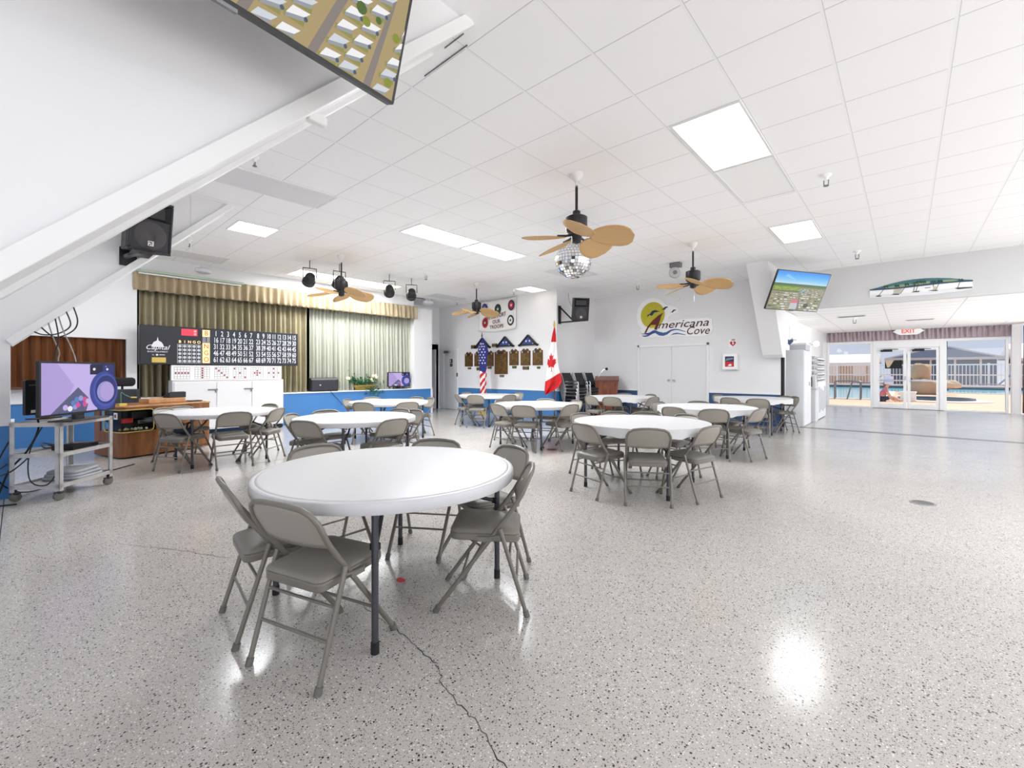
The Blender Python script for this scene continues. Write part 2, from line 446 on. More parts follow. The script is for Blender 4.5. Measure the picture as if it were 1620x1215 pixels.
# back of the recess beside the stage with the dark passage
wall('wall_recess', 'wall_white', [(-12.75, -12.6, 9.98, YT, 0, 2.12), (-12.75, -12.6, 7.2, YT, 2.12, ZC)])
wall('wall_passage', 'wall_grey', [(-14.2, -14.1, 7.6, 10.3, 0, 2.3), (-14.1, -12.6, 10.0, 10.1, 0, 2.2), (-14.1, -12.6, 8.7, 8.8, 0, 2.2), (-14.1, -12.6, 8.7, 10.1, 2.12, 2.3)])
# wall with the banner and plaques
wall('wall_plaques', 'wall_white', [(-12.6, XC, YT, YT+.12, .78, ZC), (-12.6, -11.56, YT, YT+.12, 0, .78)],
     [('blue_paint', (-11.56, XC, YT-.004, YT+.12, 0, .78))])
struct(mb('trim_white').box(-11.56, XC, YT-.03, YT, .765, .80).build('trim_plaque_rail', smooth=0))
# short return wall with the hung loudspeaker
wall('wall_return', 'wall_white', [(XC-.12, XC, YT+.12, YA, .78, ZC)], [('blue_paint', (XC-.12, XC+.004, YT+.12, YA-.004, 0, .78))])
struct(mb('trim_white').box(XC, XC+.03, YT, YA, .765, .80).build('trim_return_rail', smooth=0))
# wall with the sign and the double doors
wall('wall_sign', 'wall_grey', [(XC, -5.92, YA, YA+.14, .78, ZC), (-3.90, -2.25, YA, YA+.14, .78, ZC), (-5.92, -3.90, YA, YA+.14, 2.10, ZC)],
     [('navy_paint', (XC, -5.92, YA-.004, YA+.14, 0, .78)), ('navy_paint', (-3.90, -2.25, YA-.004, YA+.14, 0, .78))])
struct(mb('trim_white').box(XC, -5.93, YA-.03, YA, .765, .81).box(-3.89, -2.25, YA-.03, YA, .765, .81).build('trim_sign_rail', smooth=0))
wall('wall_lintel', 'lintel_grey', [(-2.25, 6.5, YA, YA+.14, 2.775, ZC)])
struct(mb('dark').box(-2.25, -2.19, YA+.0, YA+.12, 0, 1.87).build('trim_black_strip', smooth=0))
struct(mb('grey_metal').box(-1.9, 6, YA+.28, YA+.31, 0, .004).mat('dark').box(-1.9, 6, YA+.13, YA+.15, 0, .003).build('trim_floor_track', smooth=0))

# double door under the sign
d = thing('door_1', 'white double doors with low louvre vents under the sign', 'door', (-4.91, YA, 0)); struct(d)
b = mb('trim_white')
b.box(-1.01, -.95, -.03, .05, 0, 2.10).box(.95, 1.01, -.03, .05, 0, 2.10).box(-1.01, 1.01, -.03, .05, 2.03, 2.10); b.build('door_frame', parent=d, smooth=0, bevel=.006)
for s in (-1, 1):
    p = mb('door_white').box(min(s*.005, s*.945), max(s*.005, s*.945), 0.0, .04, .005, 2.025).build('door_leaf', parent=d, smooth=0, bevel=.003)
    v = mb('vent_white').box(s*.45-.21, s*.45+.21, -.012, 0, .18, .55)
    for k in range(11): v.mat('diffuser_grey').add([(s*.45-.19, -.014, .21+k*.03), (s*.45+.19, -.014, .21+k*.03), (s*.45+.19, -.028, .20+k*.03), (s*.45-.19, -.028, .20+k*.03)], [(0, 1, 2, 3)])
    v.build('louvre_vent', parent=p, smooth=0)
    mb('silver').lathe([(.028, 0), (.028, .01), (.012, .012), (.012, .04), (.027, .045), (.03, .06), (.02, .075)], 14, (s*.07, 0, 1.08), (0, -1, 0)).build('door_knob', parent=p)
# side door in the plaque wall (open leaf frame, closer, sign plate)
d = thing('door_2', 'white side door next to the dark passage', 'door', (-11.95, YT, 0)); struct(d)
mb('trim_white').box(-.60, -.36, -.03, .03, 0, 2.13).box(-.36, .36, -.03, .03, 2.06, 2.13).build('door_frame', parent=d, smooth=0, bevel=.005)
lf = mb('door_white').box(-.36, .36, -.02, .02, .01, 2.06).build('door_leaf', parent=d, smooth=0, bevel=.003)
mb('ink').box(-.04, .10, -.024, -.02, 1.62, 1.76).box(-.04, .10, -.024, -.02, 1.50, 1.60).mat('paper').box(-.01, .03, -.026, -.024, 1.65, 1.73).text('Restroom', (.03, -.025, 1.55), (1, 0, 0), (0, 0, 1), .022).build('sign_plate', parent=d)
mb('silver').box(-.30, -.05, -.09, -.02, 1.97, 2.03).box(-.30, .02, -.12, -.10, 2.02, 2.04).build('door_closer', parent=d)
mb('dark').box(.34, .37, -.05, -.02, 1.15, 1.28).build('door_latch', parent=lf)

# ---- A-frame legs: deep ribs that lean out of the walls up to the ceiling
def rib(name, x0, x1, near, wains=True):
    if near: poly = [(-.06, 0), (-.06, 1.62), (1.99, ZC), (-4.4, ZC), (-4.4, 0)]
    else: poly = [(YA, 1.66), (YA-.28, 1.66), (YA-.36, 1.72), (10.38, ZC), (YA, ZC)]
    b = mb('wall_white').prism([p for p in poly], (x0, 0, 0), (0, 1, 0), (0, 0, 1), (x1-x0, 0, 0))
    if near and wains: b.mat('blue_paint').box(x0-.004, x1+.004, -4.4, -.056, 0, .76)
    struct(b.build(name, smooth=0, bevel=0))
    # moulding strips along both edges of the slope
    if near:
        dy, dz = 1.99+.06, ZC-1.62; L = math.hypot(dy, dz); u = Vector((0, dy/L, dz/L)); n = Vector((0, dz/L, -dy/L))
        m = mb('trim_white')
        for xx, w in ((x1-.02, .055), (x0-.035, .055)):
            o = Vector((xx, -.06, 1.62))
            vs = [o+n*-.05, o+n*.022, o+u*L+n*.022, o+u*L+n*-.05]
            m.add(vs+[v+Vector((w, 0, 0)) for v in vs], [(0, 1, 2, 3), (7, 6, 5, 4), (0, 4, 5, 1), (1, 5, 6, 2), (2, 6, 7, 3), (3, 7, 4, 0)])
        struct(m.build(name.replace('wall', 'trim'), smooth=0, bevel=.004))
rib('wall_rib_near', -2.57, -2.16, True, False)
rib('wall_rib_alcove', -7.40, -7.0, True)
rib('wall_rib_doorway', -2.56, -2.15, False)
# vertical panel joint on the alcove rib cheek
struct(mb('diffuser_grey').box(-7.0, -6.997, 1.50, 1.512, 2.9, ZC).build('trim_rib_joint', smooth=0))
struct(mb('trim_white').box(-7.43, -6.97, -.056, -.03, .74, .80).build('trim_rib_rail', smooth=0))
# lower wedge of the doorway rib behind the television
struct(mb('wall_white').prism([(YA+.02, 1.87), (YA+.02, 2.78), (YA+1.5, 2.78), (YA+.3, 1.87)], (-2.22, 0, 0), (0, 1, 0), (0, 0, 1), (.06, 0, 0)).build('wall_rib_lobby', smooth=0))

# ---- lobby beyond the lintel
YG = 20.9
wall('wall_lobby_left', 'wall_white', [(-2.6, -2.42, YA+.14, YG, 0, 2.8)])
wall('wall_lobby_right', 'wall_white', [(2.46, 2.66, YG-.15, YG+.1, 0, 2.8)])
wall('wall_lobby_end', 'wall_white', [(-2.6, -2.30, YG-.05, YG+.1, 0, 2.8), (-2.3, 2.6, YG-.04, YG+.1, 2.42, 2.8)])
def gx(px): return onY(px, 600, YG).x
def gz(px, py): return onY(px, py, YG).z
# window_1 (left pane), glazed double door, window_2 (right pane)
xa, xb, xc_, xd, xe, xf = gx(1311), gx(1381), gx(1391), gx(1482), gx(1493), gx(1588)
def window(name, x0, x1, z0, z1, lab):
    w = thing(name, lab, 'window', ((x0+x1)/2, YG, 0)); struct(w); h = (x1-x0)/2
    mb('trim_white').box(-h, -h+.07, -.05, .05, z0, z1).box(h-.07, h, -.05, .05, z0, z1).box(-h+.07, h-.07, -.05, .05, z1-.09, z1).box(-h+.07, h-.07, -.05, .05, z0, z0+.05).build('window_frame', parent=w, smooth=0, bevel=.006)
    mb('pane_glass').box(-h+.07, h-.07, -.004, .004, z0+.05, z1-.09).build('pane', parent=w, smooth=0)
window('window_1', xa-.05, xb, 0, 2.44, 'large plate window beside the glazed doors, showing the pool ladder')
window('window_2', xe, xf+.1, 0, 2.44, 'wide plate window at the far right of the lobby')
d = thing('door_3', 'glazed double doors out to the pool terrace', 'door', ((xb+xe)/2, YG, 0)); struct(d); hw = (xe-xb)/2
mb('trim_white').box(-hw, -hw+.10, -.06, .06, 0, 2.44).box(hw-.10, hw, -.06, .06, 0, 2.44).box(-hw+.10, hw-.10, -.06, .06, 2.17, 2.44).build('door_frame', parent=d, smooth=0, bevel=.006)
mb('grey_metal').box(-hw, hw, -.14, .06, 0, .012).build('threshold', parent=d, smooth=0)
for s in (-1, 1):
    x0, x1 = (-hw+.10, -.01) if s < 0 else (.01, hw-.10)
    f = mb('trim_white').box(x0, x0+.085, -.03, .03, .01, 2.16).box(x1-.085, x1, -.03, .03, .01, 2.16).box(x0+.085, x1-.085, -.03, .03, .01, .17).box(x0+.085, x1-.085, -.03, .03, 2.07, 2.16).build('door_leaf', parent=d, smooth=0, bevel=.004)
    mb('pane_glass').box(x0+.085, x1-.085, -.004, .004, .17, 2.07).build('pane', parent=f, smooth=0)
    mb('black_metal').box(x0+.12, x0+.44, -.12, -.03, 2.03, 2.10).box(x0+.18, x0+.6, -.14, -.12, 2.10, 2.12).build('door_closer', parent=f, bevel=.004)
    mb('silver').box(x0+.09, x1-.09, -.08, -.05, .98, 1.03).build('push_bar', parent=f, bevel=.004)
mb('silver').box(-.06, -.03, -.05, -.03, 1.02, 1.16).build('lock', parent=d)
# paper notices taped to the left glazed leaf
def card(name, label, cat, px0, px1, py0, py1, Y, m, group=None):
    a = onY(px0, py0, Y); c = onY(px1, py1, Y)
    o = mb(m).box(a.x, c.x, Y-.006, Y, c.z, a.z).build(name, smooth=0); return tag(o, label, cat, group)
card('paper_notice', 'pale lilac paper notice taped to the glazed door', 'notice', 1399, 1413, 595, 608, YG-.034, 'paper_lilac')
o = card('door_sign', 'dark sign with a photo edge hung on the glazed door', 'sign', 1400, 1427, 570, 583, YG-.036, 'dark')
a = onY(1400, 570, YG-.043); c = onY(1409, 583, YG-.043)
mb('house_tan').prism([(0, 0), (.25, .0), (.12, -.26), (.06, -.26)], (a.x, a.y, a.z), (1, 0, 0), (0, 0, 1), (0, -.004, 0)).build('photo_strip', parent=o)
# valance over the lobby glass
def gathered(name, m, O, A, B, w, h, folds, amp, nu, seedv, parent=None, wav=.0, thick=0):
    O, A, B = Vector(O), Vector(A), Vector(B); N = A.cross(B).normalized(); rnd = random.Random(seedv)
    ph = [rnd.uniform(0, 6) for _ in range(6)]
    def fn(u, v):
        s = math.sin(u*folds*2*PI+ph[0]+1.6*math.sin(u*folds*.37+ph[1]))+.5*math.sin(u*folds*4.3+ph[2]+v*1.5)
        k = .35+.65*abs(v) 
        return O+A*(u*w)+B*(v*h+wav*math.sin(u*folds*2*PI)*v)+N*(amp*s*k)
    b = mb(m).grid(fn, nu, 8); o = b.build(name, smooth=60, parent=parent)
    so = o.modifiers.new('thickness', 'SOLIDIFY'); so.thickness = .004; return o
v = gathered('lobby_valance', 'valance_mauve', (gx(1309), YG-.10, 2.44), (1, 0, 0), (0, 0, 1), gx(1598)-gx(1309), .36, 40, .045, 560, 3)
tag(v, 'mauve gathered valance over the lobby windows', 'valance')
# ================================================================ CEILING FITTINGS
def panel(name, label, x0, x1, y0, y1, m, cat='ceiling light', drop=.012, group=None, zc=ZC):
    t = thing(name, label, cat, ((x0+x1)/2, (y0+y1)/2, zc), 0, group); hx, hy = (x1-x0)/2, (y1-y0)/2; w = .018
    mb('ceil_mount').box(-hx, -hx+w, -hy, hy, -drop, 0).box(hx-w, hx, -hy, hy, -drop, 0).box(-hx+w, hx-w, -hy, -hy+w, -drop, 0).box(-hx+w, hx-w, hy-w, hy, -drop, 0).build('frame', parent=t, smooth=0)
    mb(m).box(-hx+w, hx-w, -hy+w, hy-w, -drop*.6, -.001).build('diffuser', parent=t, smooth=0)
    return t
LIGHTS = []
def lit(*a, **k):
    LIGHTS.append((a[2], a[3], a[4], a[5])); return panel(*a, **k)
panel('ceiling_light', 'bright white square ceiling light panel nearest the viewer, left of the sprinkler', -1.66, -1.05, 4.08, 5.33, 'light_soft')
panel('ceiling_light', 'unlit translucent ceiling panel joined to the end of the brightest square panel', -1.66, -1.05, 5.345, 6.59, 'diffuser_off')
lit('ceiling_light', 'lone warm-tinted ceiling light above the wall television', -1.65, -1.06, 8.0, 9.18, 'light_warm')
lit('ceiling_light', 'lit ceiling panel left of the big fan, nearer half of the pair', -6.22, -5.63, 4.17, 5.46, 'light_lit')
lit('ceiling_light', 'lit ceiling panel left of the big fan, farther half of the pair', -6.22, -5.63, 5.49, 6.75, 'light_lit')
lit('ceiling_light', 'lit square ceiling light beside the near loudspeaker', -8.19, -7.58, 2.23, 2.83, 'light_lit')
lit('ceiling_light', 'long lit ceiling light behind the stage spotlights', -10.92, -10.2, 4.22, 6.95, 'light_lit')
panel('ceiling_light', 'small lit ceiling light beside the corner of the speaker wall', -8.14, -7.57, 9.2, 9.99, 'light_warm')
panel('ceiling_panel', 'grey unlit ceiling panel hung by the near rib above the loudspeaker', -6.21, -5.62, 1.57, 2.81, 'diffuser_grey', 'ceiling panel')
panel('ceiling_panel', 'grey unlit ceiling panel over the curtain end of the stage', -10.95, -10.3, 1.95, 2.88, 'diffuser_grey', 'ceiling panel')
panel('ceiling_panel', 'grey ceiling panel beyond the mirror ball', -6.21, -5.43, 8.05, 9.15, 'diffuser_grey', 'ceiling panel')
panel('ceiling_panel', 'grey ceiling panel near the dark passage past the spotlights', -10.92, -10.31, 8.23, 9.45, 'diffuser_grey', 'ceiling panel')
# sprinklers
def sprinkler(label, x, y, zc=ZC, s=1):
    s *= .75
    t = thing('sprinkler', label, 'sprinkler', (x, y, zc), 0, 'ceiling sprinklers')
    mb('white_plastic').lathe([(.075*s, 0), (.07*s, -.012), (.03*s, -.03), (.022*s, -.06)], 16, capt=True).build('escutcheon', parent=t)
    mb('grey_metal').tube([(-.03*s, 0, -.06), (-.03*s, 0, -.12*s-.02), (0, 0, -.165*s)], .007*s, 6).tube([(.03*s, 0, -.06), (.03*s, 0, -.12*s-.02), (0, 0, -.165*s)], .007*s, 6).lathe([(.038*s, -.165*s), (.038*s, -.172*s)], 12).build('deflector', parent=t)
p = onZ(403, 248, ZC); sprinkler('white ceiling sprinkler beside the grey panel near the slanted rib', p.x, p.y, s=.8)
p = onZ(1307, 277, ZC); sprinkler('ceiling sprinkler right of the two joined light panels', p.x, p.y, s=1.0)
p = onZ(1356, 397, ZC); sprinkler('ceiling sprinkler near the wall television', p.x, p.y, s=1.2)
p = onZ(674, 432, ZC); sprinkler('ceiling sprinkler right of the last stage spotlight', p.x, p.y, s=1.2)
p = onZ(1009, 448, ZC); sprinkler('ceiling sprinkler above the yellow sun sign', p.x, p.y, s=1.3)
p = onZ(300, 380, ZC); sprinkler('ceiling sprinkler below the near loudspeaker', p.x, p.y, s=.9)
p = onZ(723, 475, ZC); sprinkler('ceiling sprinkler left of the farthest fan', p.x, p.y, s=1.1)
p = onZ(813, 458, ZC); sprinkler('ceiling sprinkler in front of the troops banner', p.x, p.y, s=1.1)
# domes and box
for px, py, lab in ((320, 421, 'white round ceiling dome next to a dark slot above the curtain'), (677, 473, 'white round ceiling dome near the stage column')):
    p = onZ(px, py, ZC); t = thing('ceiling_dome', lab, 'ceiling dome', (p.x, p.y, ZC), 0, 'white ceiling domes')
    mb('vent_white').lathe([(.10, 0), (.10, -.05), (.17, -.08), (.17, -.15), (.10, -.19)], 20).build('dome', parent=t)
    mb('dark').box(-.10, -.02, -.75, -.12, -.006, -.001).build('slot', parent=t)
p = onZ(1069, 416, ZC); t = thing('alarm_bell', 'grey ceiling alarm with a round dial beside the far fan', 'alarm', (p.x, p.y, ZC))
mb('grey_metal').box(-.11, .11, -.08, .08, -.10, 0).build('housing', parent=t, bevel=.01)
mb('silver').lathe([(.11, 0), (.12, .02), (.11, .05)], 20, (0, -.06, -.22), (.5, -.8, 0)).mat('grey_metal').lathe([(.045, .05), (.045, .056)], 16, (0, -.06, -.22), (.5, -.8, 0)).build('dial', parent=t)
p = onZ(207, 298, 3.45)
t = thing('security_camera', 'small white camera on the underside of the nearest slanted rib', 'camera', tuple(onX(492, 171, -2.36))); 
mb('white_plastic').cbox((0, .03, -.05), (.05, .10, .05)).lathe([(.03, 0), (.03, .03)], 12, (0, -.01, -.02), (0, .7, -.7)).build('body', parent=t, bevel=.01)

# ---- ceiling fans
def make_fan(label, loc, rz, chain=True):
    t = thing('ceiling_fan', label, 'ceiling fan', loc, rz, 'palm-leaf ceiling fans')
    zb = -.745
    mb('ceil_mount').lathe([(.075, 0), (.075, -.03), (.03, -.09)], 18).tube([(0, 0, -.08), (0, 0, -.16)], .016, 8).build('canopy', parent=t)
    mb('black_metal').tube([(0, 0, -.14), (0, 0, -.47)], .016, 10).build('downrod', parent=t)
    mb('black_metal').lathe([(.03, -.43), (.045, -.44), (.045, -.49), (.10, -.50), (.125, -.515), (.125, -.66), (.10, -.69), (.06, -.70), (.06, -.76), (.05, -.80), (.02, -.815)], 26).build('motor', parent=t)
    for k in range(5):
        a = 2*PI*k/5
        Rz = Matrix.Rotation(a, 4, 'Z')
        b = mb('black_metal'); b.M = Rz; b.tube([(.05, 0, -.715), (.13, 0, -.735), (.24, 0, zb+.005)], [.016, .014, .012], 6); br = b.build('blade_iron', parent=t)
        b = mb('fan_blade'); tilt = Matrix.Rotation(math.radians(-22), 4, 'X'); b.M = Rz @ Matrix.Translation((0, 0, zb)) @ tilt
        prof = [(.15, .045), (.20, .095), (.28, .145), (.38, .178), (.48, .185), (.56, .168), (.62, .125), (.655, .06), (.66, .0)]
        up = [(r, w) for r, w in prof]; poly = up+[(r, -w*.92) for r, w in prof[::-1][1:]]
        def curv(u, v):  # leaf surface, cupped across and along
            r = .15+.51*u
            for i in range(len(prof)-1):
                if prof[i][0] <= r <= prof[i+1][0]+1e-6:
                    f = (r-prof[i][0])/(prof[i+1][0]-prof[i][0]); w = prof[i][1]*(1-f)+prof[i+1][1]*f; break
            y = (v*2-1)*w
            return Vector((r, y, -.05*u*u-.45*y*y*(1 if 1 else 0)))
        b.grid(curv, 16, 8); o = b.build('blade', parent=t)
        so = o.modifiers.new('thickness', 'SOLIDIFY'); so.thickness = .008
    if chain: mb('silver').tube([(.02, 0, -.81), (.02, 0, -1.05)], .003, 5).ball((.02, 0, -1.06), .012, 8, 6).build('pull_chain', parent=t)
    return t
make_fan('large palm-leaf ceiling fan in front of the mirror ball', (-2.87, 4.34, ZC), math.radians(20), False)
make_fan('palm-leaf ceiling fan hanging before the sun sign', (-2.86, 8.08, ZC), math.radians(8))
make_fan('palm-leaf ceiling fan hanging before the stage curtain', (-8.38, 4.28, ZC), math.radians(10))
make_fan('smallest-looking palm-leaf ceiling fan, before the troops banner', (-8.38, 7.98, ZC), math.radians(4))
# ---- mirror ball
t = thing('mirror_ball', 'silver mirror ball hanging behind the large fan', 'mirror ball', (-3.74, 5.57, 0))
b = mb('mirror_tiles'); rnd = random.Random(3); R = .275; nrow = 18
for i in range(nrow):
    a0 = -PI/2+PI*i/nrow; a1 = a0+PI/nrow; nn = max(4, int(36*math.cos((a0+a1)/2)))
    for k in range(nn):
        q0 = 2*PI*k/nn; q1 = 2*PI*(k+1)/nn; e = .06
        cs = [(a0+e*(a1-a0), q0+e*(q1-q0)), (a0+e*(a1-a0), q1-e*(q1-q0)), (a1-e*(a1-a0), q1-e*(q1-q0)), (a1-e*(a1-a0), q0+e*(q1-q0))]
        j = Vector((rnd.uniform(-.03, .03), rnd.uniform(-.03, .03), rnd.uniform(-.03, .03)))*.06
        vs = [Vector((math.cos(a)*math.cos(q), math.cos(a)*math.sin(q), math.sin(a)))*R+Vector((0, 0, 3.0)) for a, q in cs]
        vs[0] += j; vs[2] -= j
        b.add(vs, [(0, 1, 2, 3)])
b.build('mirror_tiles', parent=t, smooth=0)
mb('grey_metal').ball((0, 0, 3.0), R-.012, 20, 12).build('core', parent=t)
mb('grey_metal').tube([(0, 0, 3.27), (0, 0, 3.5)], .006, 6).lathe([(.06, 3.5), (.06, ZC)], 14).build('hanger', parent=t)
# ---- stage spotlights
def par(label, px, py, yaw):
    p = onZ(px, py, ZC)
    P = onZ(px, py, 3.45)
    t = thing('stage_spotlight', label, 'spotlight', (P.x, P.y, ZC), yaw, 'black stage spotlights')
    mb('grey_metal').tube([(0, 0, 0), (0, 0, -.16)], .01, 6).build('stem', parent=t)
    mb('black_metal').tube([(-.13, 0, -.36), (-.13, 0, -.165), (.13, 0, -.165), (.13, 0, -.36)], .011, 6).build('yoke', parent=t)
    b = mb('black_plastic'); b.M = Matrix.Translation((0, 0, -.38)) @ Matrix.Rotation(math.radians(62), 4, 'X')
    b.lathe([(.05, .12), (.085, .10), (.10, .05), (.105, -.06), (.125, -.07), (.125, -.14)], 20, capb=True, capt=False).build('can', parent=t)
    b = mb('silver'); b.M = Matrix.Translation((0, 0, -.38)) @ Matrix.Rotation(math.radians(62), 4, 'X')
    b.lathe([(.11, -.10), (.06, -.06), (.02, -.05)], 18, capb=False).build('lens', parent=t)
    return t
par('stage spotlight at the start of the long light, farthest from the column', 490, 426, math.radians(80))
par('stage spotlight hidden partly behind a fan rod', 537, 431, math.radians(85))
par('stage spotlight third along, past the end of the long light', 616, 446, math.radians(60))
par('stage spotlight nearest the stage column', 651, 452, math.radians(60))
# fluorescent strip over the valance
t = thing('strip_light', 'long pale green fluorescent strip over the curtain valance', 'strip light', (XS+.12, 2.475, 3.30))
mb('green_tube').box(-.05, .05, -.94, .94, 0, .05).build('housing', parent=t, bevel=.006)
mb('white_plastic').tube([(0, -.90, -.02), (0, .90, -.02)], .018, 10).build('tube', parent=t)
# ================================================================ STAGE
def drape(name, label, y0, y1, z0, z1, X, folds, amp, m, seedv, nu, cat='curtain'):
    o = gathered(name, m, (X, y0, z1), (0, 1, 0), (0, 0, -1), y1-y0, z1-z0, folds, amp, nu, seedv, wav=.0)
    return tag(o, label, cat)
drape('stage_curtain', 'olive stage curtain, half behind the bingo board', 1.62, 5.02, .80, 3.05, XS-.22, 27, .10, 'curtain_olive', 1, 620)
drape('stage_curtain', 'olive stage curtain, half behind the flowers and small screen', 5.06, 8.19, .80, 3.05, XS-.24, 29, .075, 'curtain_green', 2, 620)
drape('stage_valance', 'tan gathered valance along the top of the stage opening', 1.50, 8.27, 2.95, 3.34, XS+.03, 44, .055, 'valance_tan', 5, 760, 'valance')
# small stage screen
def tvbody(t, w, h, dep, bez=.018):
    mb('black_plastic').prism(rrect(w, h, .012, 2), (0, 0, 0), (1, 0, 0), (0, 0, 1), (0, dep, 0)).build('casing', parent=t, smooth=0)
def blob(b, m, pts, w, h, N, lay, mult=1): b.mat(m).prism([(x*w/2, y*h/2) for x, y in pts], (0, -lay, 0), (1, 0, 0), (0, 0, 1), (0, -.0006, 0))
def circ(cx, cy, rx, ry, n=28, a0=0, a1=360): return [(cx+rx*math.cos(math.radians(a0+(a1-a0)*i/n)), cy+ry*math.sin(math.radians(a0+(a1-a0)*i/n))) for i in range(n if a1-a0 == 360 else n+1)]
def bingo_screen(t, w, h):
    for nm, c in (('scr_lilac', (196, 178, 232)), ('scr_lilac2', (176, 158, 216)), ('scr_navy', (40, 44, 110)), ('scr_blue', (66, 84, 170)), ('scr_grey', (88, 90, 124)), ('scr_lite', (150, 150, 214)), ('scr_pink', (206, 80, 140)), ('scr_teal', (90, 130, 190)), ('scr_white', (236, 236, 250)), ('scr_ring', (52, 66, 150)), ('scr_black', (22, 24, 56))):
        screen(nm, c, .95)
    b = MB(); lay = [.0008]
    def s(m, pts): blob(b, m, pts, w, h, None, lay[0]); lay[0] += .0007
    s('scr_lilac', [(-1, -1), (1, -1), (1, 1), (-1, 1)])
    s('scr_lilac2', [(-1, -1), (-.55, -1), (-.2, .1), (-.62, 1), (-1, 1)])
    s('scr_navy', [(.46, -1), (1, -1), (1, 1), (.28, 1), (.3, .6), (.62, .5), (.4, .1)])
    s('scr_black', [(.24, .55), (.62, .55), (.62, .98), (.24, .98)])
    s('scr_white', circ(.36, .78, .04, .06, 12)); s('scr_white', circ(.76, .78, .035, .05, 12)); s('scr_lite', circ(.72, .9, .02, .03, 12))
    s('scr_grey', [(-.80, -1), (-.1, .02), (.22, -.5), (.12, -1)])
    s('scr_ring', circ(.66, -.18, .44, .86, 36)); s('scr_blue', circ(.70, -.16, .38, .74, 36)); s('scr_navy', circ(.72, -.14, .34, .64, 36)); s('scr_lite', circ(.70, -.22, .27, .46, 36)); s('scr_lilac2', circ(.74, -.2, .22, .40, 36))
    for x, y, m in ((-.45, -.78, 'scr_lilac'), (-.33, -.84, 'scr_white'), (-.2, -.78, 'scr_lite'), (-.25, -.62, 'scr_teal'), (-.12, -.7, 'scr_pink'), (-.16, -.48, 'scr_teal'), (-.03, -.6, 'scr_blue'), (.06, -.7, 'scr_pink'), (.05, -.5, 'scr_pink'), (-.06, -.44, 'scr_lite'), (.14, -.58, 'scr_lilac')):
        s(m, circ(x, y, .065, .115, 14))
    b.build('screen', parent=t, smooth=0)
t = thing('television', 'small television on the stage showing the bingo ball bowl', 'television', (XS-.12, 7.73, 1.085), math.radians(88))
tvbody(t, .76, .44, .05); bingo_screen(t, .72, .40)
mb('black_plastic').box(-.24, .24, -.08, .14, -.285, -.27).box(-.05, .05, .01, .05, -.28, -.2).build('stand', parent=t)
# stage floor monitor speaker
t = thing('stage_speaker', 'black wedge loudspeaker lying on the stage in front of the curtain', 'loudspeaker', (XS-.22, 5.42, .80), math.radians(80))
b = mb('black_plastic').prism([(-.16, 0), (.16, 0), (.16, .28), (.06, .36), (-.14, .36), (-.19, .30)], (-.35, 0, 0), (0, 1, 0), (0, 0, 1), (.70, 0, 0)); b.build('cabinet', parent=t, bevel=.02, seg=3)
mb('black_grille').box(-.32, .32, -.198, -.185, .03, .30).build('grille', parent=t, bevel=.006)
mb('silver').lathe([(.02, 0), (.02, .008)], 14, (-.12, -.2, .17), (0, -1, 0)).build('badge', parent=t)
# flower basket
t = thing('flower_basket', 'wicker basket of ivy and cream flowers on the stage edge', 'flowers', (XS-.10, 6.55, .80))
mb('basket').lathe([(.10, 0), (.13, .06), (.16, .13), (.15, .14), (.12, .10)], 20, capt=True).build('basket', parent=t).scale = (1.0, 2.2, 1)
rnd = random.Random(11)
def leaves(b, n, f, s=.06):
    for i in range(n):
        p = Vector(f(rnd)); d = Vector((rnd.uniform(-1, 1), rnd.uniform(-1, 1), rnd.uniform(-.3, 1))).normalized(); q = d.orthogonal().normalized(); q = Matrix.Rotation(rnd.uniform(0, 6), 3, d) @ q
        k = s*rnd.uniform(.6, 1.3); b.mat(rnd.choice(('leaf_green', 'leaf_dark')))
        b.add([p, p+d*k*.45+q*k*.35, p+d*k*1.1, p+d*k*.45-q*k*.35], [(0, 1, 2, 3)])
b = mb('leaf_green')
leaves(b, 320, lambda r: (r.gauss(0, .09), r.gauss(0, .22), .16+abs(r.gauss(0, .09))))
leaves(b, 70, lambda r: (r.uniform(.10, .17), r.gauss(.18, .16), r.uniform(-.16, .1)), .07)
leaves(b, 50, lambda r: (r.gauss(0, .05), r.gauss(-.32, .04), .2+abs(r.gauss(0, .1))))
b.build('foliage', parent=t, smooth=0)
for i in range(9):
    a = .34 if i < 7 else -.38
    c = Vector((rnd.gauss(0, .05), a+rnd.gauss(0, .09), .30+rnd.uniform(-.06, .10))); b = mb('petal_cream')
    for k in range(7):
        q = 2*PI*k/7; b.ball(c+Vector((.0, .028*math.cos(q), .028*math.sin(q))), .022, 7, 4)
    b.ball(c, .018, 7, 4); b.build('bloom', parent=t)
# cables lying down the stage front
def cable(name, label, pts, m='cable_black', r=.006, cat='cable', group=None):
    o = mb(m).tube(smoothpts(pts), r, 6).build(name); return tag(o, label, cat, group)
P = lambda x, y: onX(x, y, XS+.03)
cable('cable', 'black cable hanging down the blue stage front below the wedge speaker', [P(523, 619), P(528, 625), P(537, 634), P(542, 641)])
cable('cable', 'black cable on the blue stage front below the small television', [P(606, 617), P(600, 622), P(596, 629)])

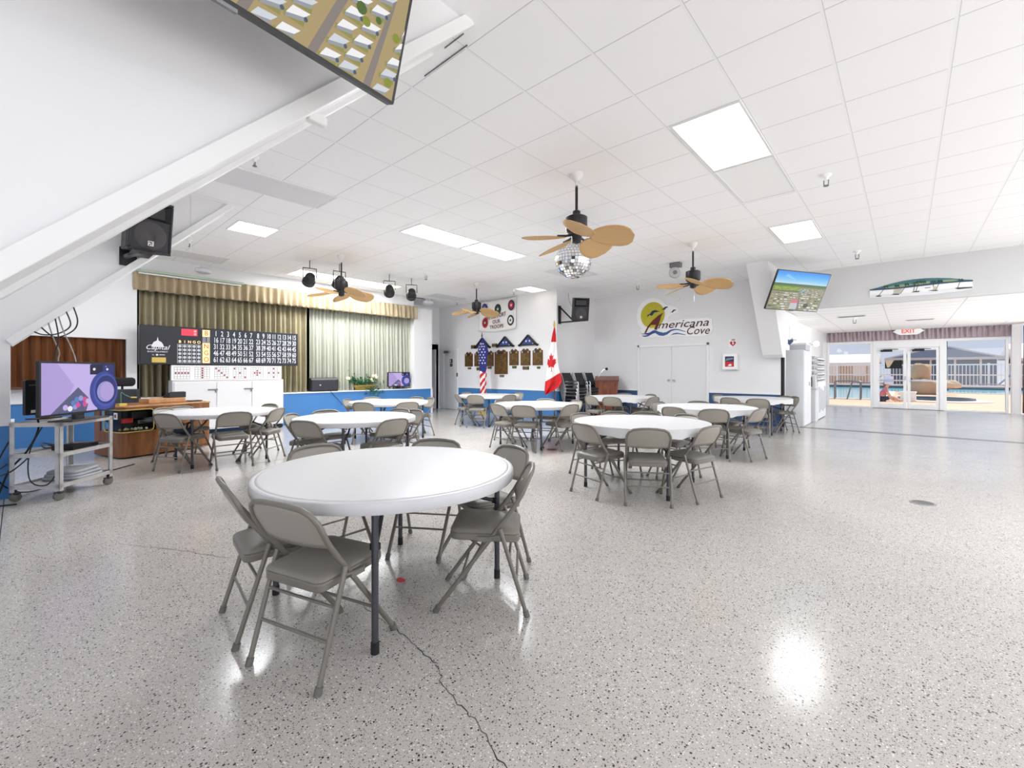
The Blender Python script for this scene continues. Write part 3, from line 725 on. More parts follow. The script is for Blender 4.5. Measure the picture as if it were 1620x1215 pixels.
# ================================================================ BINGO WALL: white cupboard, pattern chart, number board
XCB = -11.0
t = thing('storage_cupboard', 'white cupboard with three doors standing under the bingo board', 'cupboard', (XCB, 3.12, 0)); y0, y1 = -1.06, 1.06
b = mb('door_white').box(-.36, 0, y0, y1, .10, 1.145); b.build('body', parent=t, smooth=0, bevel=.006)
e = [y0+.02, -.30, .38, y1-.02]
for i in range(3):
    dd = mb('door_white').box(0, .018, e[i]+.006, e[i+1]-.006, .13, 1.10).build('door', parent=t, smooth=0, bevel=.005)
    if i < 2: mb('grey_metal').box(.018, .035, e[i+1]-.16, e[i+1]+.02, .93, .955).box(.018, .045, e[i+1]-.025, e[i+1]-.005, .88, .95).build('latch', parent=dd)
for yy in (y0+.1, y1-.06):
    for xx in (-.28, -.02): mb('dark').lathe([(.05, -.018), (.05, .018)], 14, (xx, yy, .05), (1, 0, 0)).box(xx-.02, xx+.02, yy-.02, yy+.02, .05, .10).build('caster', parent=t)
t = thing('bingo_pattern_chart', 'white chart of six small bingo grids with red dots on the cupboard', 'chart', (XCB, 3.10, 1.145)); Y0, Y1 = -1.06, 1.03
mb('white_plastic').box(-.10, .02, Y0, Y1, 0, .31).build('panel', parent=t, smooth=0, bevel=.004)
pats = [[(i, 2) for i in range(5)], [(2, i) for i in range(5)], [(i, 4-i) for i in range(5)], [(0, 0), (4, 0), (0, 4), (4, 4), (2, 2)], [(2, 2), (1, 2), (3, 2), (2, 1), (2, 3)], [(2, 2), (0, 2), (4, 2), (2, 0), (2, 4)]]
b = mb('grid_ink'); r = mb('dot_red'); cw = (Y1-Y0)/6; g = .27/5.2
for i, pt in enumerate(pats):
    cy = Y0+cw*(i+.5)-.0; z0 = .03; s = .048
    for k in range(6):
        b.box(.0205, .0215, cy+(k-2.5)*s*1.08-.002, cy+(k-2.5)*s*1.08+.002, z0, z0+5*s); b.box(.0205, .0215, cy-2.5*s*1.08, cy+2.5*s*1.08, z0+k*s-.002, z0+k*s+.002)
    for (px, pz) in pt: r.lathe([(.017, 0), (.017, .002)], 12, (.022, cy+(px-2)*s*1.08, z0+(pz+.5)*s), (1, 0, 0))
b.build('grid', parent=t, smooth=0); r.build('marker', parent=t, smooth=0)
# the number board
t = thing('bingo_board', 'long black electric bingo number board above the white cupboard', 'bingo board', (XCB, 0, 0)); a0, a1, z0, z1 = 1.55, 4.50, 1.465, 2.235
mb('board_black').box(-.16, .04, a0, a1, z0, z1).build('housing', parent=t, smooth=0, bevel=.01)
mb('board_navy').box(.04, .046, 2.70, a1-.03, z0+.03, z1-.03).build('number_panel', parent=t, smooth=0)
U = Vector((0, 1, 0)); W = Vector((0, 0, 1)); FX = .048
b = mb('board_white'); rows = 5; ch = (z1-z0-.08)/5
ycol = [2.78+i*(1.68/14) + (.03 if i > 6 else 0) for i in range(15)]; ycol = [2.80+i*.1125+(.03 if i > 6 else 0) for i in range(15)]
for rr in range(5):
    for cc in range(15):
        b.text(str(rr*15+cc+1), (FX, ycol[cc], z1-.04-(rr+.5)*ch), U, W, .155, bold=.016, stretch=.58)
b.build('numerals', parent=t, smooth=0)
b = MB()
for i, chh in enumerate('BINGO'):
    zz = z1-.04-(i+.5)*ch; b.mat('board_glow' if chh != 'I' else 'board_grey').box(.04, .047, 2.56, 2.69, zz-ch/2, zz+ch/2)
b.build('letter_lamp', parent=t, smooth=0)
b = MB()
for i, chh in enumerate('BINGO'):
    zz = z1-.04-(i+.5)*ch; b.mat('board_red' if chh != 'I' else 'ink').text(chh, (FX+.001, 2.625, zz), U, W, .14, bold=.01, stretch=.85)
b.build('lettering', parent=t, smooth=0)
mb('led_red').box(.04, .048, 2.20, 2.47, 2.06, 2.195).mat('led_hot').box(.048, .05, 2.41, 2.45, 2.135, 2.175).box(.048, .05, 2.41, 2.45, 2.075, 2.115).build('display', parent=t, smooth=0)
b = mb('board_ball'); gy0, gy1, gz0, gz1 = 2.135, 2.535, 1.50, 1.88
for i in range(5):
    for j in range(5): b.lathe([(.029, 0), (.027, .004)], 14, (.04, gy0+(i+.5)*.08, gz0+(j+.5)*.076), (1, 0, 0))
b.build('game_lamp', parent=t)
b = mb('board_white')
for i in range(6): b.box(.04, .042, gy0+i*.08-.002, gy0+i*.08+.002, gz0, gz1)
for j in (0, 5): b.box(.04, .042, gy0, gy1, gz0+j*.076-.002, gz0+j*.076+.002)
b.build('game_grid', parent=t, smooth=0)
b = mb('board_glow')
for i, chh in enumerate('BINGO'): b.text(chh, (FX, gy0+(i+.5)*.08, 1.93), U, W, .075, bold=.01)
b.build('heading', parent=t, smooth=0)
# maker's emblem: a dome over a script word
b = mb('board_white'); ec = (FX, 1.82, 1.86)
b.prism([(-.10, -.05), (.10, -.05), (.085, 0), (.06, .045), (.02, .07), (-.02, .07), (-.06, .045), (-.085, 0)], ec, U, W, (.001, 0, 0)).prism([(-.015, .07), (.015, .07), (.0, .15)], ec, U, W, (.001, 0, 0))
b.text('Capital', (FX+.001, 1.81, 1.80), U, W, .13, shear=.35, bold=.008)
b.text('BINGO EQUIPMENT', (FX, 1.82, 1.715), U, W, .036, bold=.01); b.text('by', (FX, 1.75, 1.655), U, W, .034); b.lathe([(.019, 0), (.018, .001)], 14, (FX, 1.81, 1.655), (1, 0, 0)).box(FX, FX+.001, 1.845, 1.93, 1.65, 1.662)
b.build('emblem', parent=t, smooth=0)
mb('gold_plate').box(.04, .045, 1.73, 1.95, 1.505, 1.605).build('plate', parent=t, smooth=0)
# ================================================================ BINGO CONSOLE, OFFICE CHAIR
cf = Vector((-8.80, 1.03, 0)); cr = Vector((-9.17, 2.24, 0)); dx = (cr-cf).normalized(); ang = math.atan2(dx.y, dx.x)
t = thing('bingo_console', 'wooden bingo blower console with a wrap-round glass ball window', 'console', cf, ang)   # local x along the long front, local y to the back (left)
Wd, Dp, Hc = 1.27, .80, .80
def plan(o=0, r=.09):
    return [(0+r-o*0, -o), (Wd+o, -o), (Wd+o, Dp+o), (-o, Dp+o), (-o, r)]+[(r-(r+o)*math.cos(math.radians(a)), r-(r+o)*math.sin(math.radians(a))) for a in (25, 50, 75)]
pl = plan()
def ring(b, z0, z1, o=0): b.prism(plan(o), (0, 0, z0), (1, 0, 0), (0, 1, 0), (0, 0, z1-z0)); return b
ring(mb('wood_console'), .02, .40).build('lower_body', parent=t, smooth=30, bevel=.006)
b = ring(mb('wood_console'), .74, Hc-.02); b.build('upper_body', parent=t, smooth=30)
b = ring(mb('wood_light'), Hc-.02, Hc, .012); b.mat('wood_console').box(.10, Wd-.02, .06, Dp-.08, Hc, Hc+.005); b.build('top', parent=t, smooth=30, bevel=.004)
mb('wood_console').box(.46, Wd, 0, .02, .40, .74).box(Wd-.02, Wd, .02, Dp, .40, .74).box(.62, Wd-.02, Dp-.02, Dp, .40, .74).build('front_panel', parent=t, smooth=0); mb('wood_console').box(0, .02, .62, Dp, .40, .74).build('end_panel', parent=t, smooth=0)
mb('dark').box(.04, .6, .30, .34, .40, .74).box(.55, .58, .04, .34, .40, .74).box(.05, .6, .05, .6, .395, .405).build('interior', parent=t, smooth=0)
# rounded brass window frame and glass, wrapping the corner
def wrapf(q, z, o=0):   # q: distance round the corner from the left face (-) to the front (+)
    r = .09; arcl = r*PI/2
    if q < -arcl/2: return Vector((-o, r-(q+arcl/2), z))
    if q > arcl/2: return Vector((r+(q-arcl/2), -o, z))
    a = (q+arcl/2)/r; return Vector((r-(r+o)*math.cos(a), r-(r+o)*math.sin(a), z))
q0, q1 = -.46, .40
pth = [(q0+.05, .40), (q1-.05, .40)]+[(q1-.05+.05*math.sin(a), .45-.05*math.cos(a)) for a in (.5, 1.0, 1.57)]+[(q1, .69)]+[(q1-.05+.05*math.cos(a), .69+.05*math.sin(a)) for a in (.5, 1.0, 1.57)]+[(q0+.05, .74)]+[(q0+.05-.05*math.sin(a), .69+.05*math.cos(a)) for a in (.5, 1.0, 1.57)]+[(q0, .45)]+[(q0+.05-.05*math.cos(a), .45-.05*math.sin(a)) for a in (.5, 1.0, 1.57)]
dense = []
for i in range(len(pth)):
    a, c = pth[i], pth[(i+1) % len(pth)]; n = max(1, int(abs(c[0]-a[0])/.04))
    for k in range(n): dense.append((a[0]+(c[0]-a[0])*k/n, a[1]+(c[1]-a[1])*k/n))
mb('gold_plate').tube([wrapf(q, z, .006) for q, z in dense], .009, 6, closed=True).build('window_trim', parent=t)
b = mb('pane_glass'); b.grid(lambda u, v: wrapf(q0+(q1-q0)*u, .41+.33*v, .0), 24, 2); b.build('glass', parent=t)
for i in range(16):
    rnd.seed(i+5); b = mb(rnd.choice(('board_white', 'gold_plate', 'petal_cream', 'bottle_yellow'))).ball((rnd.uniform(.06, .40), rnd.uniform(.05, .25), .427), .02, 10, 6); b.build('bingo_ball', parent=t)
mb('red').cbox((.17, .22, .56), (.14, .05, .08)).mat('black_plastic').cbox((.33, .24, .64), (.2, .08, .12)).mat('grey_metal').cbox((.42, .25, .52), (.2, .03, .06)).build('blower', parent=t, bevel=.01)
mb('white_plastic').box(-.012, 0, .10, .19, .60, .70).mat('maroon').box(-.014, -.012, .125, .165, .625, .675).build('label_plate', parent=t, smooth=0)
mb('wood_light').box(.50, 1.05, .30, .60, Hc+.005, Hc+.075).build('ball_tray', parent=t, smooth=0, bevel=.006)
mb('bottle_green').tube(smoothpts([(.05, .12, Hc), (.05, .12, Hc+.20), (.10, .13, Hc+.17), (.17, .14, Hc+.13)]), .006, 6).build('ball_chute', parent=t)
mb('gold_plate').cbox((.06, .12, Hc+.02), (.10, .08, .04)).tube([(.18, .14, Hc+.125), (.26, .14, Hc+.12)], .012, 8).build('chute_base', parent=t, bevel=.006)
g = t.matrix_basis
def onconsole(name, label, cat, lx, ly, lz, rz=0):
    p = g @ Vector((lx, ly, lz)); return thing(name, label, cat, p, ang+rz)
q = onconsole('laptop', 'dark grey angled keypad box on the far end of the console', 'keypad', .93, .46, Hc+.075)
mb('black_plastic').prism([(-.10, 0), (.10, 0), (.10, .03), (-.10, .10)], (-.10, 0, 0), (0, 1, 0), (0, 0, 1), (.26, 0, 0)).build('casing', parent=q, bevel=.005)
mb('grey_metal').add([(-.08, -.09, .104), (.14, -.09, .104), (.14, .09, .038), (-.08, .09, .038)], [(0, 1, 2, 3)]).build('keys', parent=q, smooth=0)
q.name = 'keypad'
q = onconsole('tablet', 'thin black tablet lying at the end of the console top', 'tablet', 1.16, .24, Hc+.005)
mb('black_plastic').cbox((0, 0, .008), (.20, .13, .016)).build('casing', parent=q, bevel=.005)
# office chair behind the console
oc = Vector((-10.15, 1.28, 0)); t = thing('office_chair', 'black high-backed office chair with headrest behind the console', 'office chair', (oc.x, oc.y, 0), math.radians(-82))
for k in range(5):
    a = 2*PI*k/5; lg = mb('black_plastic').tube([(0, 0, .11), (.29*math.cos(a), .29*math.sin(a), .085)], [.03, .018], 8).build('leg', parent=t)
    mb('black_plastic').lathe([(.03, -.022), (.03, .022)], 12, (.29*math.cos(a), .29*math.sin(a), .032), (math.sin(a), -math.cos(a), 0)).tube([(.29*math.cos(a), .29*math.sin(a), .05), (.29*math.cos(a), .29*math.sin(a), .09)], .01, 6).build('caster', parent=lg)
mb('black_metal').tube([(0, 0, .10), (0, 0, .44)], .028, 10).build('gas_lift', parent=t)
mb('fabric_black').prism(rrect(.50, .48, .08), (0, 0, .44), (1, 0, 0), (0, 1, 0), (0, 0, .09)).build('seat', parent=t, bevel=.03, seg=3)
b = mb('black_mesh'); b.grid(lambda u, v: Vector(((u-.5)*(.50-.08*v*v), -.24-.05*v+.25*(u-.5)**2, .55+.46*v)), 8, 10); o = b.build('backrest', parent=t); o.modifiers.new('t', 'SOLIDIFY').thickness = .03
b = mb('grey_metal')
for k in range(7): b.tube([(-.2+.01*k, -.235-.005*k, .60+.05*k), (.2-.01*k, -.235-.005*k, .60+.05*k)], .005, 5)
b.build('mesh_ribs', parent=t)
mb('fabric_black').prism(rrect(.36, .16, .06), (0, -.34, 1.14), (1, 0, 0), (0, .1, .99), (0, .09, 0)).build('headrest', parent=t, bevel=.03, seg=3)
mb('black_metal').tube([(0, -.05, .46), (0, -.27, .50), (0, -.31, .8), (0, -.31, 1.12)], .018, 8).build('spine', parent=t)
for s in (-1, 1): mb('black_plastic').tube([(s*.26, 0, .47), (s*.30, 0, .50), (s*.30, 0, .68)], .016, 8).box(s*.30-.04, s*.30+.04, -.14, .12, .68, .71).build('armrest', parent=t, bevel=.01)

# ================================================================ TELEVISION CART
cL, cM, cR = Vector((-6.79, -.0, 0)), Vector((-6.47, .28, 0)), Vector((-6.98, .73, 0))
ux = (cR-cM); Lx = ux.length; ux.normalize(); ang = math.atan2(ux.y, ux.x)       # local x from M to R; local y to the left of it
Lx = .70; Dy = .46
t = thing('utility_cart', 'worn galvanised three-tier cart carrying the television', 'cart', (cM.x, cM.y, 0), ang)
for (x, y) in ((0, 0), (Lx, 0), (0, Dy), (Lx, Dy)):
    sx, sy = (1 if x == 0 else -1), (1 if y == 0 else -1)
    mb('galv').box(min(x, x+sx*.045), max(x, x+sx*.045), min(y, y+sy*.006), max(y, y+sy*.006), .10, .80).box(min(x, x+sx*.006), max(x, x+sx*.006), min(y, y+sy*.045), max(y, y+sy*.045), .10, .80).build('post', parent=t, smooth=0)
    c = mb('black_metal').tube([(x+sx*.03, y+sy*.03, .07), (x+sx*.03, y+sy*.03, .13)], .014, 8).box(x+sx*.03-.025, x+sx*.03+.025, y+sy*.03-.03, y+sy*.03+.03, .075, .085).build('caster_fork', parent=t)
    mb('rubber').lathe([(.03, -.02), (.045, -.014), (.045, .014), (.03, .02)], 16, (x+sx*.03, y+sy*.03, .045), (.5, 1, 0)).build('caster', parent=c)
for z in (.14, .46, .775):
    b = mb('galv').box(.005, Lx-.005, .005, Dy-.005, z, z+.006)
    for (xa_, xb_, ya_, yb_) in ((0, Lx, 0, .006), (0, Lx, Dy-.006, Dy), (0, .006, 0, Dy), (Lx-.006, Lx, 0, Dy)): b.box(xa_, xb_, ya_, yb_, z-.012, z+.03)
    b.build('shelf', parent=t, smooth=0)
cg = t.matrix_basis
def oncart(name, label, cat, lx, ly, lz, rz=0): p = cg @ Vector((lx, ly, lz)); return thing(name, label, cat, p, ang+rz)
# folded mat on the bottom shelf
q = oncart('folded_blanket', 'folded grey blanket on the bottom shelf of the cart', 'blanket', .47, .24, .146)
b = mb('mattress_grey')
for k in range(3): b.prism(rrect(.40-.02*k, .38-.03*k, .07), (0, 0, .002+.034*k), (1, 0, .02*k), (0, 1, 0), (0, 0, .032))
b.build('folds', parent=q, bevel=.014, seg=3)
# set-top box with cables on the middle shelf
q = oncart('set_top_box', 'black media box among cables on the middle shelf of the cart', 'media box', .50, .24, .466)
mb('black_plastic').cbox((0, 0, .025), (.34, .22, .045)).build('casing', parent=q, bevel=.006)
for k in range(3): mb('cable_black').tube(smoothpts([(-.1+.05*k, .1, .03), (-.2+.06*k, .16, .09-.02*k), (-.3+.1*k, .05, .05), (-.16+.1*k, -.13, .052), (.05+.05*k, -.14, .053)]), .006, 6).build('lead', parent=q)
# television on the cart
cen = (onZ(122, 655, .82)); p = cg @ Vector((.36, .19, .815))
tvw, tvh = 1.01, .555
a = onX(60, 600, -6.9); c = onX(183, 600, -6.9)
t = thing('television', 'large television on the cart showing coloured bingo balls in a bowl', 'television', (-6.62, .45, 1.155), math.atan2(.63, -.78))
bo = t
tvbody(t, tvw, tvh, .03); bingo_screen(t, tvw-.04, tvh-.045)
mb('black_plastic').box(-.26, .26, -.10, .12, -.345, -.331).box(-.06, .06, .01, .05, -.34, -.25).build('stand', parent=t, bevel=.004)
# black monitor behind it
t = thing('monitor', 'black flat monitor standing behind the cart television', 'monitor', (-6.83, .215, 1.06), math.radians(130))
mb('black_plastic').prism(rrect(.44, .36, .01, 2), (0, 0, 0), (1, 0, 0), (0, 0, 1), (0, .03, 0)).mat('grey_metal').box(-.19, -.02, -.002, 0, .12, .135).mat('paper').box(-.17, -.06, -.002, 0, -.16, -.13).build('casing', parent=t, smooth=0)
mb('black_plastic').box(-.12, .12, -.02, .12, -.235, -.223).box(-.03, .03, .03, .05, -.23, -.1).build('stand', parent=t)
# cables of the cart
def cart_cable(label, pts, r=.007, m='cable_black'): cable('cable', label, pts, m, r)
Q = lambda x, y, z: cg @ Vector((x, y, z))
cart_cable('thick black cables falling from the monitor behind the cart to the floor', [(-7.0, .10, .95), Q(.2, .36, .74), Q(.12, .4, .5), Q(.10, .55, .3), Q(.05, .62, .03), Q(-.2, .5, .02), Q(-.1, .3, .01)], .009)
cart_cable('black cable looping under the cart toward the console', [Q(.1, .5, .70), Q(.02, .6, .30), Q(.3, .62, .03), Q(.8, .6, .01), Q(1.1, .55, .01), (-8.2, 1.1, .01)], .007)
cart_cable('black cable draped from the cart corner to the rib wall', [Q(.02, .30, .45), Q(-.10, .36, .33), Q(-.24, .44, .30), (-6.99, -.08, .36)], .007)
cart_cable('thin black cable hanging in a low loop at the near cart corner', [Q(.05, .2, .76), Q(.03, .30, .5), Q(-.02, .25, .22), Q(.0, .1, .18), Q(.1, .05, .40)], .006)
# wire bundle out of the alcove rib soffit
SL = lambda y: 1.62+(y+.06)*(ZC-1.62)/2.05
for i, (pts, m, lab) in enumerate((
    ([(-7.22, .22, SL(.22)), (-7.22, .26, 1.72), (-7.20, .31, 1.55), (-7.18, .30, 1.45), (-7.15, .34, 1.25)], 'cable_grey', 'pale grey wire dropping from the rib behind the large cart television'),
    ([(-7.2, .30, SL(.30)), (-7.2, .34, 1.80), (-7.18, .40, 1.62), (-7.14, .44, 1.45), (-7.1, .43, 1.28)], 'cable_grey', 'second pale wire dropping from the rib, nearer the stage'),
    ([(-7.18, .10, SL(.10)), (-7.18, .18, 1.74), (-7.2, .30, 1.76), (-7.2, .40, 1.86), (-7.2, .36, SL(.36))], 'cable_black', 'black wire loop hanging under the slanted rib'),
    ([(-7.25, .16, SL(.16)), (-7.24, .28, 1.72), (-7.24, .42, 1.80), (-7.22, .46, 1.92), (-7.2, .42, SL(.42))], 'cable_black', 'larger black wire loop hanging under the slanted rib'),
    ([(-7.1, .27, SL(.27)), (-7.12, .30, 1.7), (-7.12, .27, 1.5), (-7.12, .28, 1.3)], 'cable_black', 'black wire hanging straight down behind the large cart television'))):
    cable('wire', lab, pts, m, .007, 'wire')
# bottles on the ledge
bx = XS+.06
def bottle(label, y, m, cap, h=.19):
    t = thing('bottle', label, 'bottle', (bx+.02, y, 1.05)); mb(m).lathe([(.036, 0), (.038, .01), (.038, h*.6), (.03, h*.72), (.013, h*.8), (.013, h*.86)], 14).build('body', parent=t); mb(cap).lathe([(.016, h*.85), (.016, h)], 12).build('cap', parent=t); mb('bottle_green').lathe([(.0385, h*.2), (.0385, h*.45)], 14, capb=False, capt=False).build('label_band', parent=t)
bottle('white bottle with a pale yellow cap on the brown ledge', .245, 'bottle_white', 'bottle_yellow', .24)
t = thing('paper_roll', 'roll of white paper towel on the brown ledge', 'paper roll', (bx+.02, .355, 1.05)); mb('paper').lathe([(.06, 0), (.06, .26)], 18).build('roll', parent=t); mb('shelf_brown').lathe([(.02, .258), (.02, .262)], 12).build('tube', parent=t)

# ================================================================ LOUDSPEAKERS
def loudspeaker(label, loc, rz, tilt, w=.42, h=.60, d=.34):
    t = thing('loudspeaker', label, 'loudspeaker', loc, rz, None); T = Matrix.Rotation(math.radians(tilt), 4, 'X')
    def nb(m): b = mb(m); b.M = T; return b
    nb('black_plastic').prism([(-w/2, 0), (w/2, 0), (w/2*.66, d), (-w/2*.66, d)], (0, 0, -h/2), (1, 0, 0), (0, 1, 0), (0, 0, h)).build('cabinet', parent=t, bevel=.025, seg=3)
    b = nb('black_plastic'); W_ = w*.44
    b.box(-w/2, w/2, -.05, 0, -h/2, -h/2+.03).box(-w/2, w/2, -.05, 0, h/2-.03, h/2).box(-w/2, -w/2+.025, -.05, 0, -h/2+.03, h/2-.03).box(w/2-.025, w/2, -.05, 0, -h/2+.03, h/2-.03).build('front_frame', parent=t, bevel=.008)
    z0 = h*.12
    b = nb('black_plastic'); b.add([(-W_, -.045, h/2-.03), (W_, -.045, h/2-.03), (W_, -.045, z0), (-W_, -.045, z0), (-.10, .05, h*.34), (.10, .05, h*.34), (.10, .05, h*.24), (-.10, .05, h*.24)], [(0, 1, 5, 4), (1, 2, 6, 5), (2, 3, 7, 6), (3, 0, 4, 7), (4, 5, 6, 7)]); b.build('horn', parent=t, smooth=0)
    nb('black_grille').box(-W_, W_, -.042, -.03, -h/2+.03, z0).build('grille', parent=t, smooth=0)
    nb('speaker_cone').lathe([(.165, .0), (.15, -.004), (.06, -.012), (.05, -.008), (.0, -.002)], 28, (0, -.04, -h*.18), (0, 1, 0), capb=False, capt=False).build('woofer', parent=t)
    b = nb('white_plastic'); e = .028; c = (0, -.056, -h*.33)
    b.box(-e, e, -.056, -.054, c[2]-e, c[2]-e+.006).box(-e, e, -.056, -.054, c[2]+e-.006, c[2]+e).box(-e, -e+.006, -.056, -.054, c[2]-e, c[2]+e).box(e-.006, e, -.056, -.054, c[2]-e, c[2]+e).text('EV', (0, -.057, c[2]), (-1, 0, 0), (0, 0, -1), .05, bold=.02, depth=.001)
    b.build('badge', parent=t, smooth=0)
    return t
t = loudspeaker('black loudspeaker with an upside-down badge on the alcove rib', (-6.58, 1.02, 3.02), math.radians(103), 8)
t = thing('speaker_bracket', 'black wall bracket carrying the near loudspeaker', 'bracket', (-7.0, .86, 2.66))
mb('black_metal').box(0, .02, -.06, .10, -.06, .16).mat('grey_metal').tube([(.02, 0, .05), (.18, .05, .06), (.34, .09, .06)], .03, 8).mat('black_metal').box(.10, .50, .0, .20, .045, .062).build('arm', parent=t)
t = loudspeaker('black loudspeaker on the long wall bracket above the stacked chairs', (-6.62, 10.22, 3.02), math.radians(52), 10, .44, .62, .36)
t = thing('speaker_bracket', 'black triangular wall bracket under the far loudspeaker', 'bracket', (XC, 10.28, 2.70))
mb('black_metal').box(0, .02, -.06, .06, -.02, .50).build('wall_plate', parent=t); mb('black_metal').box(.02, .90, -.025, .025, 0, .04).build('arm', parent=t); mb('black_metal').tube([(.02, 0, .46), (.48, 0, .03)], .022, 4).build('brace', parent=t)
cable('cable', 'white cable sagging from the ceiling to the far loudspeaker', [(XC+.02, 10.7, ZC-.02), (XC+.04, 10.75, 3.35), (XC+.2, 10.8, 3.05), (-6.85, 10.5, 2.95)], 'cable_grey', .006)
# ================================================================ PLAQUE WALL
def seal(b, m1, m2, c, rx, rz_, N=24): b.mat(m1).prism(circ(0, 0, rx, rz_, N), c, (1, 0, 0), (0, 0, 1), (0, -.004, 0)); b.mat(m2).prism(circ(0, 0, rx*.62, rz_*.62, N), (c[0], c[1]-.004, c[2]), (1, 0, 0), (0, 0, 1), (0, -.002, 0))
def star(c, r, n=5, rot=90): return [(c[0]+(r if k % 2 == 0 else r*.4)*math.cos(math.radians(rot+k*180/n)), c[1]+(r if k % 2 == 0 else r*.4)*math.sin(math.radians(rot+k*180/n))) for k in range(2*n)]
bx0, bx1, bz0, bz1 = -10.50, -8.86, 2.64, 3.60; by = YT-.05
t = thing('banner', 'white cloth banner reading WE SUPPORT OUR TROOPS with five seals', 'banner', ((bx0+bx1)/2, by, 0)); w = bx1-bx0
b = mb('flag_white'); b.grid(lambda u, v: Vector(((u-.5)*w*(1-.02*math.sin(v*3)), -.012*math.sin(u*9+v*2)-.01, bz0+(bz1-bz0)*v-.05*math.sin(u*PI)*(1-v*.8))), 30, 12); o = b.build('cloth', parent=t); o.modifiers.new('t', 'SOLIDIFY').thickness = .004
OF = -.035
for x, z, m1, m2, st in ((-10.19, 3.36, 'flag_blue', 'sea_blue', 1), (-9.60, 3.29, 'black_plastic', 'leaf_dark', 0), (-9.03, 3.36, 'navy_ink', 'flag_red', 1), (-10.17, 2.90, 'red', 'maroon', 0), (-9.06, 2.90, 'board_black', 'flag_white', 1)):
    b = MB(); X = x-(bx0+bx1)/2
    b.mat(m1).prism(circ(0, 0, .135, .165, 24), (X, OF, z), (1, 0, 0), (0, 0, 1), (0, -.003, 0)); b.mat(m2).prism(circ(0, 0, .085, .105, 24), (X, OF-.003, z), (1, 0, 0), (0, 0, 1), (0, -.002, 0))
    b.mat('board_ball' if m2 != 'flag_white' else 'board_black').prism(star((0, 0), .06), (X, OF-.005, z), (1, 0, 0), (0, 0, 1), (0, -.002, 0)); b.build('seal', parent=t, smooth=0)
b = mb('maroon')
tilt = math.radians(6)
b.text('WE SUPPORT', (-.02, OF-.006, 3.07), (math.cos(tilt), 0, math.sin(tilt)), (-math.sin(tilt), 0, math.cos(tilt)), .17, bold=.014, stretch=.9)
b.text('OUR', (.02, OF-.006, 2.90), (1, 0, .05), (-.05, 0, 1), .16, bold=.014).text('TROOPS', (.03, OF-.006, 2.74), (1, 0, .03), (-.03, 0, 1), .16, bold=.014)
b.build('lettering', parent=t, smooth=0)
for i, (x0, x1, zt) in enumerate(((-10.70, -9.98, 2.42), (-9.69, -8.97, 2.42), (-8.76, -8.03, 2.42))):
    lab = ('triangular flag display case half behind the American flag', 'middle triangular flag display case over the largest plaque', 'triangular flag display case nearest the Canadian flag')[i]
    cx, hw_, hh = (x0+x1)/2, (x1-x0)/2, .32
    t = thing('flag_case', lab, 'flag case', (cx, YT, 2.105), 0, 'flag display cases')
    for a_, c_ in (((-hw_, 0), (hw_, 0)), ((-hw_, 0), (0, hh)), ((hw_, 0), (0, hh))):
        d_ = Vector((c_[0]-a_[0], 0, c_[1]-a_[1])); 
        u_ = d_.normalized(); nn = Vector((-u_.z, 0, u_.x))*(1 if a_[0] < 0 else -1)
        if c_[1] == 0: nn = Vector((0, 0, 1))
        elif nn.z > 0: nn = -nn
        A_ = Vector((a_[0], 0, a_[1])); C_ = Vector((c_[0], 0, c_[1]))
        pts = [A_, C_, C_+nn*.035, A_+nn*.035]
        mb('black_metal').add([p+Vector((0, -.085, 0)) for p in pts]+pts, [(0, 1, 2, 3), (7, 6, 5, 4), (0, 4, 5, 1), (1, 5, 6, 2), (2, 6, 7, 3), (3, 7, 4, 0)]).build('frame_side', parent=t, smooth=0)
    b = mb('case_flag').prism([(-hw_+.05, .02), (hw_-.05, .02), (0, hh-.03)], (0, -.02, 0), (1, 0, 0), (0, 0, 1), (0, -.03, 0)); 
    b.mat('flag_white').prism(star((-.07, .13), .045), (0, -.051, 0), (1, 0, 0), (0, 0, 1), (0, -.002, 0)).prism(star((.06, .13), .045), (0, -.051, 0), (1, 0, 0), (0, 0, 1), (0, -.002, 0)).prism(star((.18, .04), .03), (0, -.051, 0), (1, 0, 0), (0, 0, 1), (0, -.002, 0))
    b.build('folded_flag', parent=t, smooth=0)
def small_plate(label, x0, x1, z0, z1, m='black_metal', name='name_plate', cat='name plate', lines=2, ink='gold_plate', group='name plates on the plaque wall'):
    t = thing(name, label, cat, ((x0+x1)/2, YT, (z0+z1)/2), 0, group); hx, hz = (x1-x0)/2, (z1-z0)/2
    mb(m).box(-hx, hx, -.012, 0, -hz, hz).build('plate', parent=t, smooth=0, bevel=.002)
    b = mb(ink)
    for k in range(lines): b.box(-hx*.75, hx*.75, -.0135, -.012, hz-(k+.6)*2*hz/lines, hz-(k+.35)*2*hz/lines)
    b.build('inscription', parent=t, smooth=0)
small_plate('black sign left of the flag case behind the American flag', -10.92, -10.70, 2.09, 2.21)
small_plate('black sign between the first and middle flag cases', -9.935, -9.70, 2.11, 2.22)
labs = ('plaque farthest left on the wall, beside the side door', 'plaque partly hidden by the American flag', 'plaque just right of the American flag', 'largest brass-lined wooden plaque on the wall', 'plaque just right of the largest plaque', 'plaque second from the Canadian flag', 'plaque nearest the Canadian flag')
PQ = [(-11.21, -10.83, 1.495, 1.99), (-10.74, -10.36, 1.495, 1.995), (-10.235, -9.86, 1.5, 2.005), (-9.80, -9.25, 1.245, 2.02), (-9.17, -8.80, 1.515, 2.02), (-8.71, -8.335, 1.51, 2.02), (-8.24, -7.87, 1.51, 2.02)]
